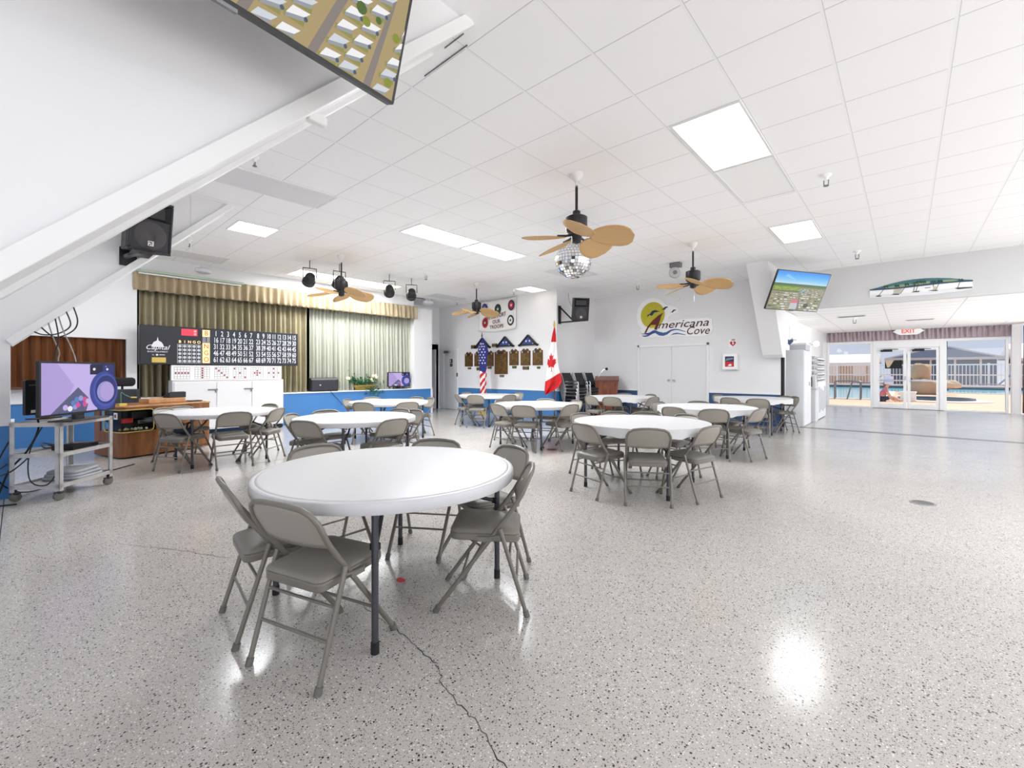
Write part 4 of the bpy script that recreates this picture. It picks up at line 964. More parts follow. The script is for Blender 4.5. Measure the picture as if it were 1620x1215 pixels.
TG = [(-11.07, -10.915, 1.40, 1.46), (-10.65, -10.48, 1.36, 1.46), (-10.13, -9.955, 1.41, 1.488), (-9.585, -9.41, 1.15, 1.217), (-9.06, -8.885, 1.42, 1.495), (-8.637, -8.393, 1.38, 1.482), (-8.083, -7.967, 1.404, 1.473)]
for i, (x0, x1, z0, z1) in enumerate(PQ):
    t = thing('plaque', 'wooden '+labs[i] if not labs[i].startswith('largest') else labs[i], 'plaque', ((x0+x1)/2, YT, z0), 0, 'wooden memorial plaques'); hw_, hh = (x1-x0)/2, z1-z0
    e = [(-hw_, 0), (hw_, 0), (hw_, hh-.07), (hw_*.72, hh-.075), (hw_*.62, hh-.03), (hw_*.30, hh), (hw_*.22, hh-.035), (0, hh-.045), (-hw_*.22, hh-.035), (-hw_*.30, hh), (-hw_*.62, hh-.03), (-hw_*.72, hh-.075), (-hw_, hh-.07)]
    mb('wood_plaque').prism(e, (0, 0, 0), (1, 0, 0), (0, 0, 1), (0, -.025, 0)).build('board', parent=t, smooth=0, bevel=.004)
    mb('plate_grid').box(-hw_+.025, hw_-.025, -.032, -.025, .02, hh-.15).build('plate_grid', parent=t, smooth=0)
    mb('board_navy').box(-hw_*.35, hw_*.35, -.03, -.025, hh-.135, hh-.075).build('title_plate', parent=t, smooth=0)
    for s in (-1, 1): mb('brass' if s > 0 else 'silver').lathe([(.034, 0), (.03, .008), (.01, .01)], 16, (s*hw_*.62, -.025, hh-.11), (0, -1, 0)).build('medallion', parent=t)
    a = TG[i]; small_plate('small dark name plate under the '+('hidden ' if i == 1 else '')+('plaque beside the side door', 'plaque behind the American flag', 'plaque right of the American flag', 'largest plaque', 'plaque right of the largest one', 'second plaque from the Canadian flag', 'plaque nearest the Canadian flag')[i], *a)
# flags on poles
fx, fy = -9.93, 9.72
t = thing('american_flag', 'furled American flag on a tall pole by the plaque wall', 'flag', (fx, fy, 0), 0)
mb('gold_plate').lathe([(.16, 0), (.16, .03), (.11, .06), (.05, .10), (.03, .16)], 22).build('base', parent=t)
mb('black_metal').tube([(0, 0, .1), (-.03, 0, 2.42)], .014, 8).mat('grey_metal').lathe([(.015, 2.40), (.03, 2.44), (.006, 2.56)], 10, (-.03, 0, 0)).build('pole', parent=t)
def usflag(u, v):
    a = u*2*PI; z = 2.36-1.72*v
    r = (.03+.17*min(1, v*3.6)) if v < .25 else .155+.035*math.sin(v*5)
    if v > .1 and v < .3: r += .05*math.sin((v-.1)*PI/.2)
    r2 = r*(1+.20*math.sin(a*4+v*6)); return Vector((.03+.02*v+r2*math.cos(a)*.85, -.02+r2*math.sin(a)*.45, z))
def usm(u, v):
    if v < .52-.10*math.sin(u*2*PI-.6): return 'flag_blue'
    return 'flag_red' if math.sin((v*15+u*6.0)*PI) > 0 else 'flag_white'
MB().grid(usflag, 40, 64, usm).build('cloth', parent=t)
b = mb('flag_white'); rnd.seed(4)
for j in range(8):
    for k in range(4):
        u = .52+(k+.5*(j % 2))/9; v = .10+j*.05; p = usflag(u, v); q = usflag(u+.01, v); q2 = usflag(u, v+.01)
        A_ = (q-p).normalized(); B_ = (p-q2).normalized(); n_ = A_.cross(B_)
        if n_.y > 0: n_ = -n_
        b.prism(star((0, 0), .032), p+n_*.004, A_, B_, n_*.002)
b.build('star', parent=t, smooth=0)['kind'] = 'stuff'
fx, fy = -7.24, 9.85
t = thing('canadian_flag', 'draped Canadian flag with a red maple leaf on a tall pole', 'flag', (fx, fy, 0), 0)
mb('brass').lathe([(.16, 0), (.16, .03), (.11, .06), (.05, .10), (.03, .16)], 22).build('base', parent=t)
mb('wood_lectern').tube([(0, 0, .1), (0, 0, 2.55)], .015, 8).mat('gold_plate').lathe([(.018, 2.54), (.035, 2.60), (.006, 2.74)], 10).build('pole', parent=t)
rt = Vector((CA, SA, 0)); fw = Vector((-SA, CA, 0))
tf = [(2.52, -.02, .02), (2.30, -.07, .04), (2.10, -.10, .05), (1.85, -.15, .07), (1.6, -.19, .09), (1.4, -.21, .12), (1.22, -.23, .18), (1.05, -.25, .20), (.92, -.26, .12), (.80, -.27, -.05), (.70, -.26, -.2)]
def canf(u, v):
    k = v*(len(tf)-1); i = min(int(k), len(tf)-2); f = k-i
    z, l, r = (tf[i][j]*(1-f)+tf[i+1][j]*f for j in range(3))
    x = l+(r-l)*u; return Vector((0, 0, z))+rt*x+fw*(.05*math.sin(u*9+v*3)*(.3+v)-.05)
def leafpoly():
    P_ = [(0, 1), (.14, .62), (.34, .74), (.28, .22), (.52, .42), (.60, .28), (.92, .34), (.82, .06), (.94, -.04), (.48, -.40), (.54, -.56), (.06, -.48), (.06, -.95)]
    return P_+[(-x, y) for x, y in P_[::-1]][0:-1] if False else P_+[(-x, y) for x, y in P_[::-1] if x != 0]
LP = leafpoly()
def inpoly(x, y):
    c = False; n = len(LP); j = n-1
    for i in range(n):
        xi, yi = LP[i]; xj, yj = LP[j]
        if (yi > y) != (yj > y) and x < (xj-xi)*(y-yi)/(yj-yi)+xi: c = not c
        j = i
    return c
def canm(u, v):
    p = canf(u, v); z = p.z; x = rt.dot(p)
    if z > 2.14: return 'flag_red'
    if z < 1.05+.60*(x+.25): return 'flag_red'
    if inpoly((x+.09)/.15, (z-1.58)/.27): return 'flag_red'
    return 'flag_white'
o = MB().grid(canf, 44, 110, canm).build('cloth', parent=t); o.modifiers.new('t', 'SOLIDIFY').thickness = .004

# ================================================================ SIGN WALL
t = thing('sign', 'Americana Cove sign with yellow sun, seagulls and blue waves', 'sign', (-5.0, YA, 0)); ox = -5.0; Y_ = -.02
def sp(px, py): p = onY(px, py, YA); return (p.x-ox, p.z)
cs = lambda x, y: (1005+x/12.46, 465+y/12.46)
def SP(x, y): return sp(*cs(x, y))
outl = [SP(*q) for q in ((150, 800), (110, 700), (130, 690), (60, 600), (40, 450), (60, 300), (130, 180), (230, 110), (370, 80), (480, 110), (560, 160), (620, 220), (760, 250), (860, 290), (860, 370), (720, 410), (650, 470), (640, 560), (800, 530), (950, 500), (1180, 490), (1420, 470), (1530, 500), (1520, 600), (1540, 680), (1500, 790), (1350, 830), (1000, 840), (800, 830), (560, 860), (420, 850), (250, 870), (150, 860), (90, 830), (110, 790))]
mb('white_plastic').prism(outl, (0, Y_*0, 0), (1, 0, 0), (0, 0, 1), (0, -.03, 0)).build('backing', parent=t, smooth=0)
c_ = SP(350, 420); ex = SP(590, 420)[0]-c_[0]; ez = SP(350, 165)[1]-c_[1]
mb('sun_yellow').prism([(c_[0]+ex*x, c_[1]+ez*z) for x, z in circ(0, 0, 1, 1, 40)], (0, -.03, 0), (1, 0, 0), (0, 0, 1), (0, -.004, 0)).build('sun', parent=t, smooth=0)
def flat(b, pts, lay): b.prism([SP(*q) for q in pts], (0, -.034-lay, 0), (1, 0, 0), (0, 0, 1), (0, -.003, 0))
for pts in ([(250, 460), (250, 420), (300, 395), (340, 340), (400, 320), (500, 345), (430, 358), (385, 370), (345, 430), (315, 430), (300, 415), (275, 430)], [(515, 325), (560, 290), (590, 260), (630, 250), (665, 265), (620, 280), (585, 320), (560, 310)], [(690, 375), (735, 350), (755, 318), (785, 308), (820, 318), (780, 335), (745, 372), (725, 362)]):
    b = mb('navy_ink'); flat(b, pts, .001); b.build('seagull', parent=t, smooth=0)
b = mb('maroon'); flat(b, [(190, 770), (255, 640), (340, 540), (460, 430), (560, 370), (520, 450), (440, 710), (380, 705), (420, 612), (325, 612), (280, 660), (222, 775)], .0015); b.build('capital_letter', parent=t, smooth=0)
b = mb('sea_blue'); 
flat(b, [(120, 790), (200, 800), (300, 760), (360, 720), (410, 715), (470, 745), (560, 765), (620, 755), (700, 710), (780, 690), (860, 695), (1000, 740), (1000, 752), (860, 715), (790, 712), (720, 735), (640, 800), (560, 830), (480, 820), (400, 770), (350, 790), (260, 840), (190, 850), (130, 820), (200, 822), (260, 805)], .001)
flat(b, [(700, 820), (760, 780), (830, 765), (1000, 800), (1000, 812), (840, 790), (770, 800)], .001); b.build('wave', parent=t, smooth=0)
b = mb('dark_brown_ink'); A0 = SP(460, 660); A1 = SP(1440, 580); dv = Vector((A1[0]-A0[0], 0, A1[1]-A0[1]))
def run(txt, p0, p1, size):
    a = SP(*p0); c = SP(*p1); d = Vector((c[0]-a[0], 0, c[1]-a[1])); u_ = d.normalized(); n_ = Vector((-u_.z, 0, u_.x))
    m0 = MB().mat('ink').text(txt, (0, 0, 0), (1, 0, 0), (0, 0, 1), 1, shear=.3, bold=.004); xs = [v[0] for v in m0.v]; L0 = max(xs)-min(xs)
    mid = Vector(((a[0]+c[0])/2, -.036, (a[1]+c[1])/2)); b.text(txt, mid, u_, n_, size, shear=.3, bold=.004, stretch=d.length/L0/size)
run('mericana', (450, 625), (1450, 560), .30); run('Cove', (1010, 735), (1460, 720), .30)
b.build('lettering', parent=t, smooth=0)
p = onY(1071, 472, YA); t = thing('wall_cover', 'faint round white cover on the wall above the sign', 'cover', (p.x, YA, p.z)); mb('wall_grey').lathe([(.09, 0), (.085, .02), (.05, .022)], 24, (0, 0, 0), (0, -1, 0)).build('disc', parent=t)
# defibrillator cabinet and its sign
a = onY(1145, 560, YA); c = onY(1168, 585, YA); hx, hz = (c.x-a.x)/2, (a.z-c.z)/2
t = thing('defibrillator_cabinet', 'white wall cabinet with a window showing a red defibrillator', 'cabinet', (a.x+hx, YA, c.z+hz))
mb('white_plastic').box(-hx, hx, -.12, 0, -hz, hz).build('body', parent=t, smooth=0, bevel=.012)
mb('white_plastic').box(-hx+.01, hx-.01, -.135, -.12, -hz+.01, hz-.01).build('door', parent=t, smooth=0, bevel=.006)
mb('navy_ink').box(-hx*.60, hx*.62, -.138, -.135, .0, hz*.66).mat('red').box(-hx*.60, hx*.62, -.138, -.135, -hz*.62, .0).mat('paper').prism([(-.04, -.11), (.05, -.11), (.05, -.06), (-.0, -.06)], (0, -.138, 0), (1, 0, 0), (0, 0, 1), (0, -.002, 0)).mat('house_blue').prism([(-.10, .02), (.08, .06), (.10, .10), (-.06, .09)], (0, -.138, 0), (1, 0, 0), (0, 0, 1), (0, -.002, 0)).build('window_view', parent=t, smooth=0)
a = onY(1153, 537, YA); c = onY(1165, 549, YA); hx, hz = (c.x-a.x)/2, (a.z-c.z)/2
t = thing('defibrillator_sign', 'small white sign with a red heart above the wall cabinet', 'sign', (a.x+hx, YA, c.z+hz))
mb('paper').box(-hx, hx, -.012, 0, -hz, hz).build('plate', parent=t, smooth=0)
heart = lambda s: [(0, -s)]+[(s*.95*math.sin(q)**3*1.0, s*(.8125*math.cos(q)-.3125*math.cos(2*q)-.125*math.cos(3*q)-.0625*math.cos(4*q))) for q in [i*2*PI/28+PI for i in range(1, 28)]]
mb('red').prism([(x, z-.01) for x, z in heart(.075)], (.01, -.012, 0), (1, 0, 0), (0, 0, 1), (0, -.003, 0)).mat('paper').prism([(.012, .05), (-.025, -.012), (.0, -.008), (-.008, -.06), (.032, .008), (.008, .006)], (.01, -.015, 0), (1, 0, 0), (0, 0, 1), (0, -.002, 0)).build('heart', parent=t, smooth=0)
mb('ink').text('AED', (.02, -.014, hz*.82), (1, 0, 0), (0, 0, 1), .05, bold=.02).build('lettering', parent=t, smooth=0)

# ---- lectern with microphone
t = thing('lectern', 'reddish wooden lectern with sloped sides beside the stacked chairs', 'lectern', (-6.62, 11.62, 0), math.radians(28))
mb('wood_lectern').prism([(-.26, 0), (.26, 0), (.33, 1.06), (-.33, 1.06)], (0, -.20, 0), (1, 0, 0), (0, 0, 1), (0, .40, 0)).build('body', parent=t, smooth=0, bevel=.008)
mb('wood_lectern').add([(-.35, -.24, 1.04), (.35, -.24, 1.04), (.35, .26, 1.15), (-.35, .26, 1.15), (-.35, -.24, 1.08), (.35, -.24, 1.08), (.35, .26, 1.19), (-.35, .26, 1.19)], [(0, 3, 2, 1), (4, 5, 6, 7), (0, 1, 5, 4), (1, 2, 6, 5), (2, 3, 7, 6), (3, 0, 4, 7)]).build('top', parent=t, smooth=0, bevel=.005)
b = mb('wood_lectern')
for k in range(5): b.box(-.24+k*.115, -.225+k*.115, .20, .212, .05, 1.0)
b.build('fluting', parent=t, smooth=0)
t = thing('microphone', 'gooseneck microphone rising from the lectern', 'microphone', (-6.66, 11.5, 1.16), math.radians(28))
mb('silver').tube(smoothpts([(-.16, .02, 0), (-.10, .02, .10), (-.02, .02, .20), (.06, .02, .235)]), .008, 7).build('gooseneck', parent=t); mb('dark').ball((.085, .02, .24), .042, 12, 8).build('windscreen', parent=t)

# ---- stacked black chairs with chrome frames
def make_stack_chair():
    t = thing('stacking_chair', '', 'chair', (0, 0, 0), 0, 'stacked black armchairs')
    mb('black_mesh').prism(rrect(.46, .44, .05), (0, 0, .43), (1, 0, 0), (0, 1, 0), (0, 0, .04)).build('seat', parent=t, bevel=.012)
    o = mb('black_mesh').grid(lambda u, v: Vector(((u-.5)*.46, -.235-.13*v-.03*math.sin(u*PI), .52+.38*v)), 6, 6).build('backrest', parent=t); o.modifiers.new('t', 'SOLIDIFY').thickness = .02
    for s in (-1, 1):
        mb('silver').tube([(s*.26, .22, 0), (s*.26, .20, .40), (s*.26, .19, .64), (s*.26, .14, .67), (s*.26, -.22, .66)], .013, 7).build('front_leg', parent=t)
        mb('silver').tube([(s*.25, -.26, 0), (s*.24, -.22, .45), (s*.24, -.37, .92)], .013, 7).build('rear_leg', parent=t)
        mb('black_plastic').box(s*.26-.022, s*.26+.022, -.12, .17, .665, .69).build('armrest', parent=t, bevel=.008)
    mb('silver').tube([(-.26, .205, .40), (.26, .205, .40)], .010, 6).tube([(-.24, -.225, .40), (.24, -.225, .40)], .010, 6).build('seat_rail', parent=t)
    return t
sc0 = make_stack_chair(); first = True
nth = ('bottom chair', 'second chair up', 'third chair up', 'fourth chair up', 'top chair')
for si, (yy, nm, n0) in enumerate(((10.50, 'stack nearest the Canadian flag', 5), (11.12, 'middle stack by the speaker wall', 5), (11.70, 'stack nearest the lectern', 5))):
    for k in range(n0):
        lab = nth[k]+' in the '+nm; loc = (-7.0+.022*k+.0*si, yy-.008*k, .095*k); rz = -PI/2+math.radians(4)
        if first: sc0.location = loc; sc0.rotation_euler = (0, 0, rz); sc0['label'] = lab; first = False
        else: dup(sc0, lab, loc, rz)
# ================================================================ TABLES AND FOLDING CHAIRS
ZT, RT = .74, .762
def make_table():
    t = thing('round_table', '', 'table', (0, 0, 0), 0, 'round folding tables')
    mb('table_plastic').lathe([(.30, ZT-.045), (.70, ZT-.045), (.735, ZT-.062), (RT-.004, ZT-.062), (RT, ZT-.055), (RT, ZT-.016), (RT-.005, ZT-.007), (RT-.014, ZT-.003), (RT-.030, ZT-.0045), (RT-.036, ZT-.001), (RT-.045, ZT), (.35, ZT), (.02, ZT)], 96).build('tabletop', parent=t, smooth=35)
    for k in range(4):
        a = math.radians(45+90*k); u = Vector((math.cos(a), math.sin(a), 0)); p = u*.665
        lg = mb('table_leg').tube([p+Vector((0, 0, .05)), p+Vector((0, 0, ZT-.045))], .0165, 12).build('leg', parent=t)
        mb('rubber_black').tube([p, p+Vector((0, 0, .055))], [.02, .0195], 12).build('foot_cap', parent=lg)
        mb('table_leg').tube(smoothpts([p+Vector((0, 0, .50)), p*.88+Vector((0, 0, .515)), p*.62+Vector((0, 0, .585)), p*.40+Vector((0, 0, ZT-.05))], 4), .012, 8).build('brace', parent=t)
        mb('black_metal').cbox((p.x*.985, p.y*.985, .50), (.04, .04, .035)).build('joint', parent=lg, bevel=.006)
    for k in (0, 2):
        a = math.radians(45+90*k); c = math.radians(135+90*k)
        p, q = Vector((.665*math.cos(a), .665*math.sin(a), ZT-.07)), Vector((.665*math.cos(c), .665*math.sin(c), ZT-.07))
        mb('table_leg').tube([p, q], .013, 8).build('cross_bar', parent=t)
    return t
mat('rubber_black', (24, 24, 26), .6)
def cloth_mesh(seedv, amp):
    rnd = random.Random(seedv); ph = [rnd.uniform(0, 6) for _ in range(5)]; nr, na = 7, 120
    def fn(u, v):
        a = u*2*PI; w = math.sin(a*9+ph[0])+.6*math.sin(a*17+ph[1])+.5*math.sin(a*31+ph[2])
        if v < .5: r = v*2*RT*.99+.001; z = ZT+.004
        else:
            f = (v-.5)*2; r = RT+.006+f*(.006+.008*w*amp); z = ZT+.004-f*(.085+.012*w*amp)-(.006 if f > .1 else 0)
        return Vector((r*math.cos(a), r*math.sin(a), z))
    return MB().mat('cloth_white').grid(fn, na, 14)
# name, px centre data -> metric centre, rotation, description
TB = {
 1: (-2.387, 1.54, 6, 'large round white table nearest the viewer', 'the nearest table', False),
 2: (-7.74, 2.05, 0, 'round white table beside the wooden bingo console', 'the console table', False),
 3: (-5.38, 2.95, 4, 'round white table between the nearest table and the stage', 'the second table from the stage', False),
 4: (-7.68, 4.92, 0, 'round white table closest to the blue stage front', 'the stage-front table', False),
 5: (-7.86, 7.92, 0, 'round white table in front of the American flag', 'the American-flag table', False),
 6: (-5.05, 6.33, 0, 'round white table in the middle of the hall before the Canadian flag', 'the middle table', False),
 7: (-4.98, 9.40, 0, 'round table under a white cloth in front of the lectern', 'the lectern table', True),
 8: (-2.335, 4.875, 5, 'nearest of the round tables covered with a white cloth', 'the nearest clothed table', True),
 9: (-2.50, 7.65, 0, 'round table under a white cloth in front of the double doors', 'the double-door table', True),
 10: (-2.55, 10.85, 0, 'round table under a white cloth by the black wall strip', 'the black-strip table', True)}
tb0 = make_table()
for i, (x, y, r, lab, short, cl) in TB.items():
    if i == 1: tb0.location = (x, y, 0); tb0.rotation_euler = (0, 0, math.radians(r)); tb0['label'] = lab
    else: dup(tb0, lab, (x, y, 0), math.radians(r))
    if cl:
        o = cloth_mesh(i, .5 if i == 8 else .8).build('tablecloth', smooth=60); o.location = (x, y, 0)
        tag(o, 'white fitted cloth on '+{7: 'the round table in front of the lectern', 8: 'the round table nearest the open terrazzo floor', 9: 'the round table in front of the double doors', 10: 'the round table by the black wall strip'}[i], 'tablecloth', 'white tablecloths')

def make_chair():
    t = thing('folding_chair', '', 'chair', (0, 0, 0), 0, 'steel folding chairs round the tables'); r = .0125
    def up(s): return [Vector((s*.187, .25, .012)), Vector((s*.205, -.165, .565))]
    # back frame: inverted U over the top
    L = [Vector((-.2035, -.13, .518)), Vector((-.207, -.19, .60)), Vector((-.212, -.225, .66))]
    top = []
    for k in range(9):
        q = math.radians(180-22.5*k/2*1); 
    cor = [(-.212, .66), (-.207, .695), (-.185, .735), (-.145, .758), (-.07, .768), (0, .770), (.07, .768), (.145, .758), (.185, .735), (.207, .695), (.212, .66)]
    yb = lambda z: -.225-(z-.66)*.42
    arcp = [Vector((x, yb(z)-.018*(1-(x/.212)**2), z)) for x, z in cor]
    pts = L[:2]+arcp+[Vector((.207, -.19, .60)), Vector((.2035, -.13, .518))]
    mb('chair_metal').tube(pts, r, 10).build('back_frame', parent=t)
    # back panel
    def pan(u, v):
        x = (u*2-1)*.2085; zt = [cor[i][1]+(cor[i+1][1]-cor[i][1])*min(1, max(0, (x-cor[i][0])/(cor[i+1][0]-cor[i][0]))) for i in range(10) if x <= cor[i+1][0] or i == 9][0]; zb = .575-.012*(1-(u*2-1)**2)
        z = zb+(zt-zb)*v; y = (-.175-(z-.575)*.56) if z < .66 else yb(z)
        return Vector((x, y-.030*(1-(x/.212)**2)*(.8+.2*v)+.004, z))
    b = mb('chair_panel').grid(pan, 28, 7); o = b.build('backrest', parent=t); so = o.modifiers.new('t', 'SOLIDIFY'); so.thickness = .006; so.offset = 0
    # seat pan and padded cushion
    sh = lambda g: [(x, y) for x, y in [(-.195+g, -.185+g), (.195-g, -.185+g)]]
    def outline(g):
        pts = []
        for cx, cy, a0, rr in ((.195-.05, .20-.05, 0, .05), (-.195+.05, .20-.05, 90, .05), (-.185+.04, -.19+.04, 180, .04), (.185-.04, -.19+.04, 270, .04)):
            for k in range(5):
                a = math.radians(a0+22.5*k); pts.append((cx+(rr-g)*math.cos(a), cy+(rr-g)*math.sin(a)))
        return pts
    sl = Matrix.Rotation(math.radians(3), 4, 'X')
    b = mb('chair_metal'); b.M = sl; b.prism(outline(0), (0, 0, .395), (1, 0, 0), (0, 1, 0), (0, 0, .038)); pan_o = b.build('seat_pan', parent=t, bevel=.006)
    b = mb('chair_vinyl'); b.M = sl; n = 20; lay = [(.004, .433), (.001, .440), (.006, .448), (.020, .456), (.06, .462), (.12, .464)]
    vs = []; 
    for g, z in lay:
        o_ = outline(0); f = 1-g/.19
        vs += [(x*f, (y-.005)*f+.005, z) for x, y in o_]
    fs = [(i*n+k, i*n+(k+1) % n, (i+1)*n+(k+1) % n, (i+1)*n+k) for i in range(len(lay)-1) for k in range(n)]+[tuple((len(lay)-1)*n+k for k in range(n))]
    b.add(vs, fs); b.build('seat', parent=t)
    for s in (-1, 1):
        lg = mb('chair_metal').tube([Vector((s*.187, .25, .012)), Vector((s*.2035, -.13, .518))], r, 10).build('leg', parent=t)
        mb('rubber').tube([Vector((s*.1865, .255, .0)), Vector((s*.188, .235, .032))], .0165, 10).build('foot_cap', parent=lg)
        lg = mb('chair_metal').tube([Vector((s*.217, -.25, .012)), Vector((s*.222, -.105, .475))], r*.95, 10).build('leg', parent=t)
        mb('rubber').tube([Vector((s*.217, -.253, .0)), Vector((s*.2175, -.243, .032))], .0165, 10).build('foot_cap', parent=lg)
        mb('chair_metal').tube([Vector((s*.220, -.12, .44)), Vector((s*.205, -.02, .415))], .008, 6).box(min(s*.196, s*.212), max(s*.196, s*.212), -.06, .02, .40, .425).build('hinge', parent=t)
    for z, y, w in ((.185, -.195, .217), (.315, -.157, .219)): mb('chair_metal').tube([(-w, y, z), (w, y, z)], .0075, 8).build('stretcher', parent=t)
    mb('chair_metal').tube([(-.193, .115, .18), (.193, .115, .18)], .0075, 8).build('stretcher', parent=t)
    return t
ch0 = make_chair(); ch_used = [False]
def place(x, y, rz, label):
    if not ch_used[0]:
        ch_used[0] = True; ch0.location = (x, y, 0); ch0.rotation_euler = (0, 0, rz); ch0['label'] = label; return ch0
    return dup(ch0, label, (x, y, 0), rz)
RB = .885
def round_chair(ti, px, side, pos, turn=0, rb=RB):
    cx, cy = TB[ti][:2]
    best = None
    dc = -SA*cx+CA*cy
    for k in range(720):
        a = k*PI/360; X, Y = cx+rb*math.cos(a), cy+rb*math.sin(a)
        d = -SA*X+CA*Y; sx = CXP+F*(CA*X+SA*Y)/d
        if (d < dc) != (side == 'N'): continue
        e = abs(sx-px)
        if best is None or e < best[0]: best = (e, a)
    a = best[1]; r0 = rb-.25-.02
    x, y = cx+r0*math.cos(a), cy+r0*math.sin(a)
    return place(x, y, a+PI/2+math.radians(turn), pos)
# nearest table
def foot_chair(rear, head, lab):   # rear-feet midpoint and heading
    h = math.radians(head); return place(rear[0]+.25*math.cos(h), rear[1]+.25*math.sin(h), h-PI/2, lab)
wc = foot_chair((-2.008, .757), 106.5, 'closest folding chair of all, a white spot on its metal back')
wsp = mb('paper').prism(circ(0, 0, .008, .008, 10), (.045, -.222, .680), (1, 0, 0), (0, -.5, .86), (0, -.002, -.001)).build('paint_spot', parent=wc)
foot_chair((-2.60, .72), 82, 'folding chair tucked in close behind the white-spotted chair at the nearest table')
foot_chair((-1.676, 2.003), 220, 'folding chair seen side-on at the nearest table, toward the open floor')
round_chair(1, 812, 'F', 'folding chair right behind the side-on chair at the nearest table', 0, .93)
round_chair(1, 691, 'F', 'folding chair on the far side of the nearest table, facing the viewer')
round_chair(1, 498, 'F', 'folding chair at the nearest table whose back shows toward the stage curtain', 0, .93)
CH = {
 2: [(262, 'N', 'folding chair with a dark bag on its seat at {}'), (243, 'F', 'folding chair behind the chair with the bag at {}'), (283, 'F', 'folding chair between the console and {}'), (370, 'N', 'folding chair seen square from behind at {}'), (441, 'N', 'folding chair seen edge-on at the end of {}'), (426, 'F', 'folding chair by the white cupboard at {}')],
 3: [(457, 'F', 'thin edge-on folding chair at the console end of {}'), (477, 'N', 'folding chair with its back turned, near left of {}'), (513, 'F', 'folding chair on the stage side of {}'), (621, 'N', 'folding chair with its back turned, near right of {}'), (659, 'F', 'folding chair seen edge-on at the right end of {}'), (631, 'F', 'folding chair on the far right side of {}')],
 4: [(549, 'F', 'folding chair angled at the left end of {}'), (571, 'N', 'folding chair with its back turned, near left of {}'), (587, 'F', 'folding chair against the stage at {}'), (648, 'N', 'folding chair with its back turned, near right of {}'), (681, 'F', 'edge-on folding chair at the column end of {}'), (659, 'F', 'folding chair against the stage toward the column at {}')],
 5: [(723, 'N', 'folding chair by the side door at {}'), (750, 'N', 'folding chair seen square from behind at {}'), (806, 'N', 'folding chair with its back turned, near right of {}'), (822, 'F', 'folding chair at the right end of {}'), (739, 'F', 'folding chair on the wall side of {}')],
 6: [(785, 'N', 'folding chair angled at the left of {}'), (829, 'N', 'folding chair seen square from behind at {}'), (903, 'N', 'folding chair angled at the near right of {}'), (794, 'F', 'folding chair at the far left of {}'), (863, 'F', 'folding chair on the flag side of {}'), (912, 'F', 'folding chair at the far right of {}')],
 7: [(932, 'N', 'folding chair angled beside the chair stacks at {}'), (969, 'N', 'folding chair seen square from behind at {}'), (1034, 'N', 'folding chair angled at the right end of {}'), (1030, 'F', 'folding chair by the double doors at {}'), (988, 'F', 'folding chair on the lectern side of {}')],
 8: [(923, 'N', 'folding chair angled at the near left of {}'), (1026, 'N', 'folding chair seen square from behind at {}'), (1128, 'N', 'folding chair angled at the right of {}, toward the open floor'), (917, 'F', 'folding chair half hidden at the left end of {}'), (972, 'F', 'folding chair at the far left of {}'), (1020, 'F', 'folding chair in the middle of the far side of {}'), (1084, 'F', 'folding chair at the far right of {}')],
 9: [(1062, 'N', 'folding chair with its back turned, near left of {}'), (1128, 'N', 'folding chair with a small white sticker on its back at {}'), (1202, 'N', 'folding chair angled at the right of {}, toward the open floor'), (1040, 'F', 'folding chair at the left end of {}'), (1107, 'F', 'folding chair on the door side of {}'), (1169, 'F', 'folding chair at the far right of {}')],
 10: [(1135, 'F', 'folding chair at the left end of {}'), (1152, 'N', 'folding chair with its back turned, near left of {}'), (1201, 'N', 'folding chair with its back turned, near right of {}'), (1257, 'N', 'folding chair nearest the lobby at {}'), (1245, 'F', 'folding chair against the wall at {}')]}
rj = random.Random(21); made = {}
for ti, lst in CH.items():
    for px, side, lab in lst:
        made[(ti, px)] = round_chair(ti, px, side, lab.format(TB[ti][4]), rj.uniform(-7, 7), RB+rj.uniform(-.03, .05))
mb('paper').box(-.035, .035, -.262, -.258, .69, .715).build('sticker', parent=made[(9, 1128)], smooth=0)
# bag on the chair by the console
q = made[(2, 262)]; bp = q.matrix_basis @ Vector((0, 0, .468)); t = thing('handbag', 'dark bag with looped straps lying on a chair by the console', 'bag', bp, .6)
b = mb('navy_cloth').ball((0, 0, .045), .1, 14, 8, (1.5, .9, .45)); b.build('body', parent=t)
for s in (-1, 1): mb('fabric_black').tube(smoothpts([(s*.10, -.03, .07), (s*.12, 0, .14), (s*.05, .02, .15), (s*.02, .02, .08)]), .012, 7).build('strap', parent=t)

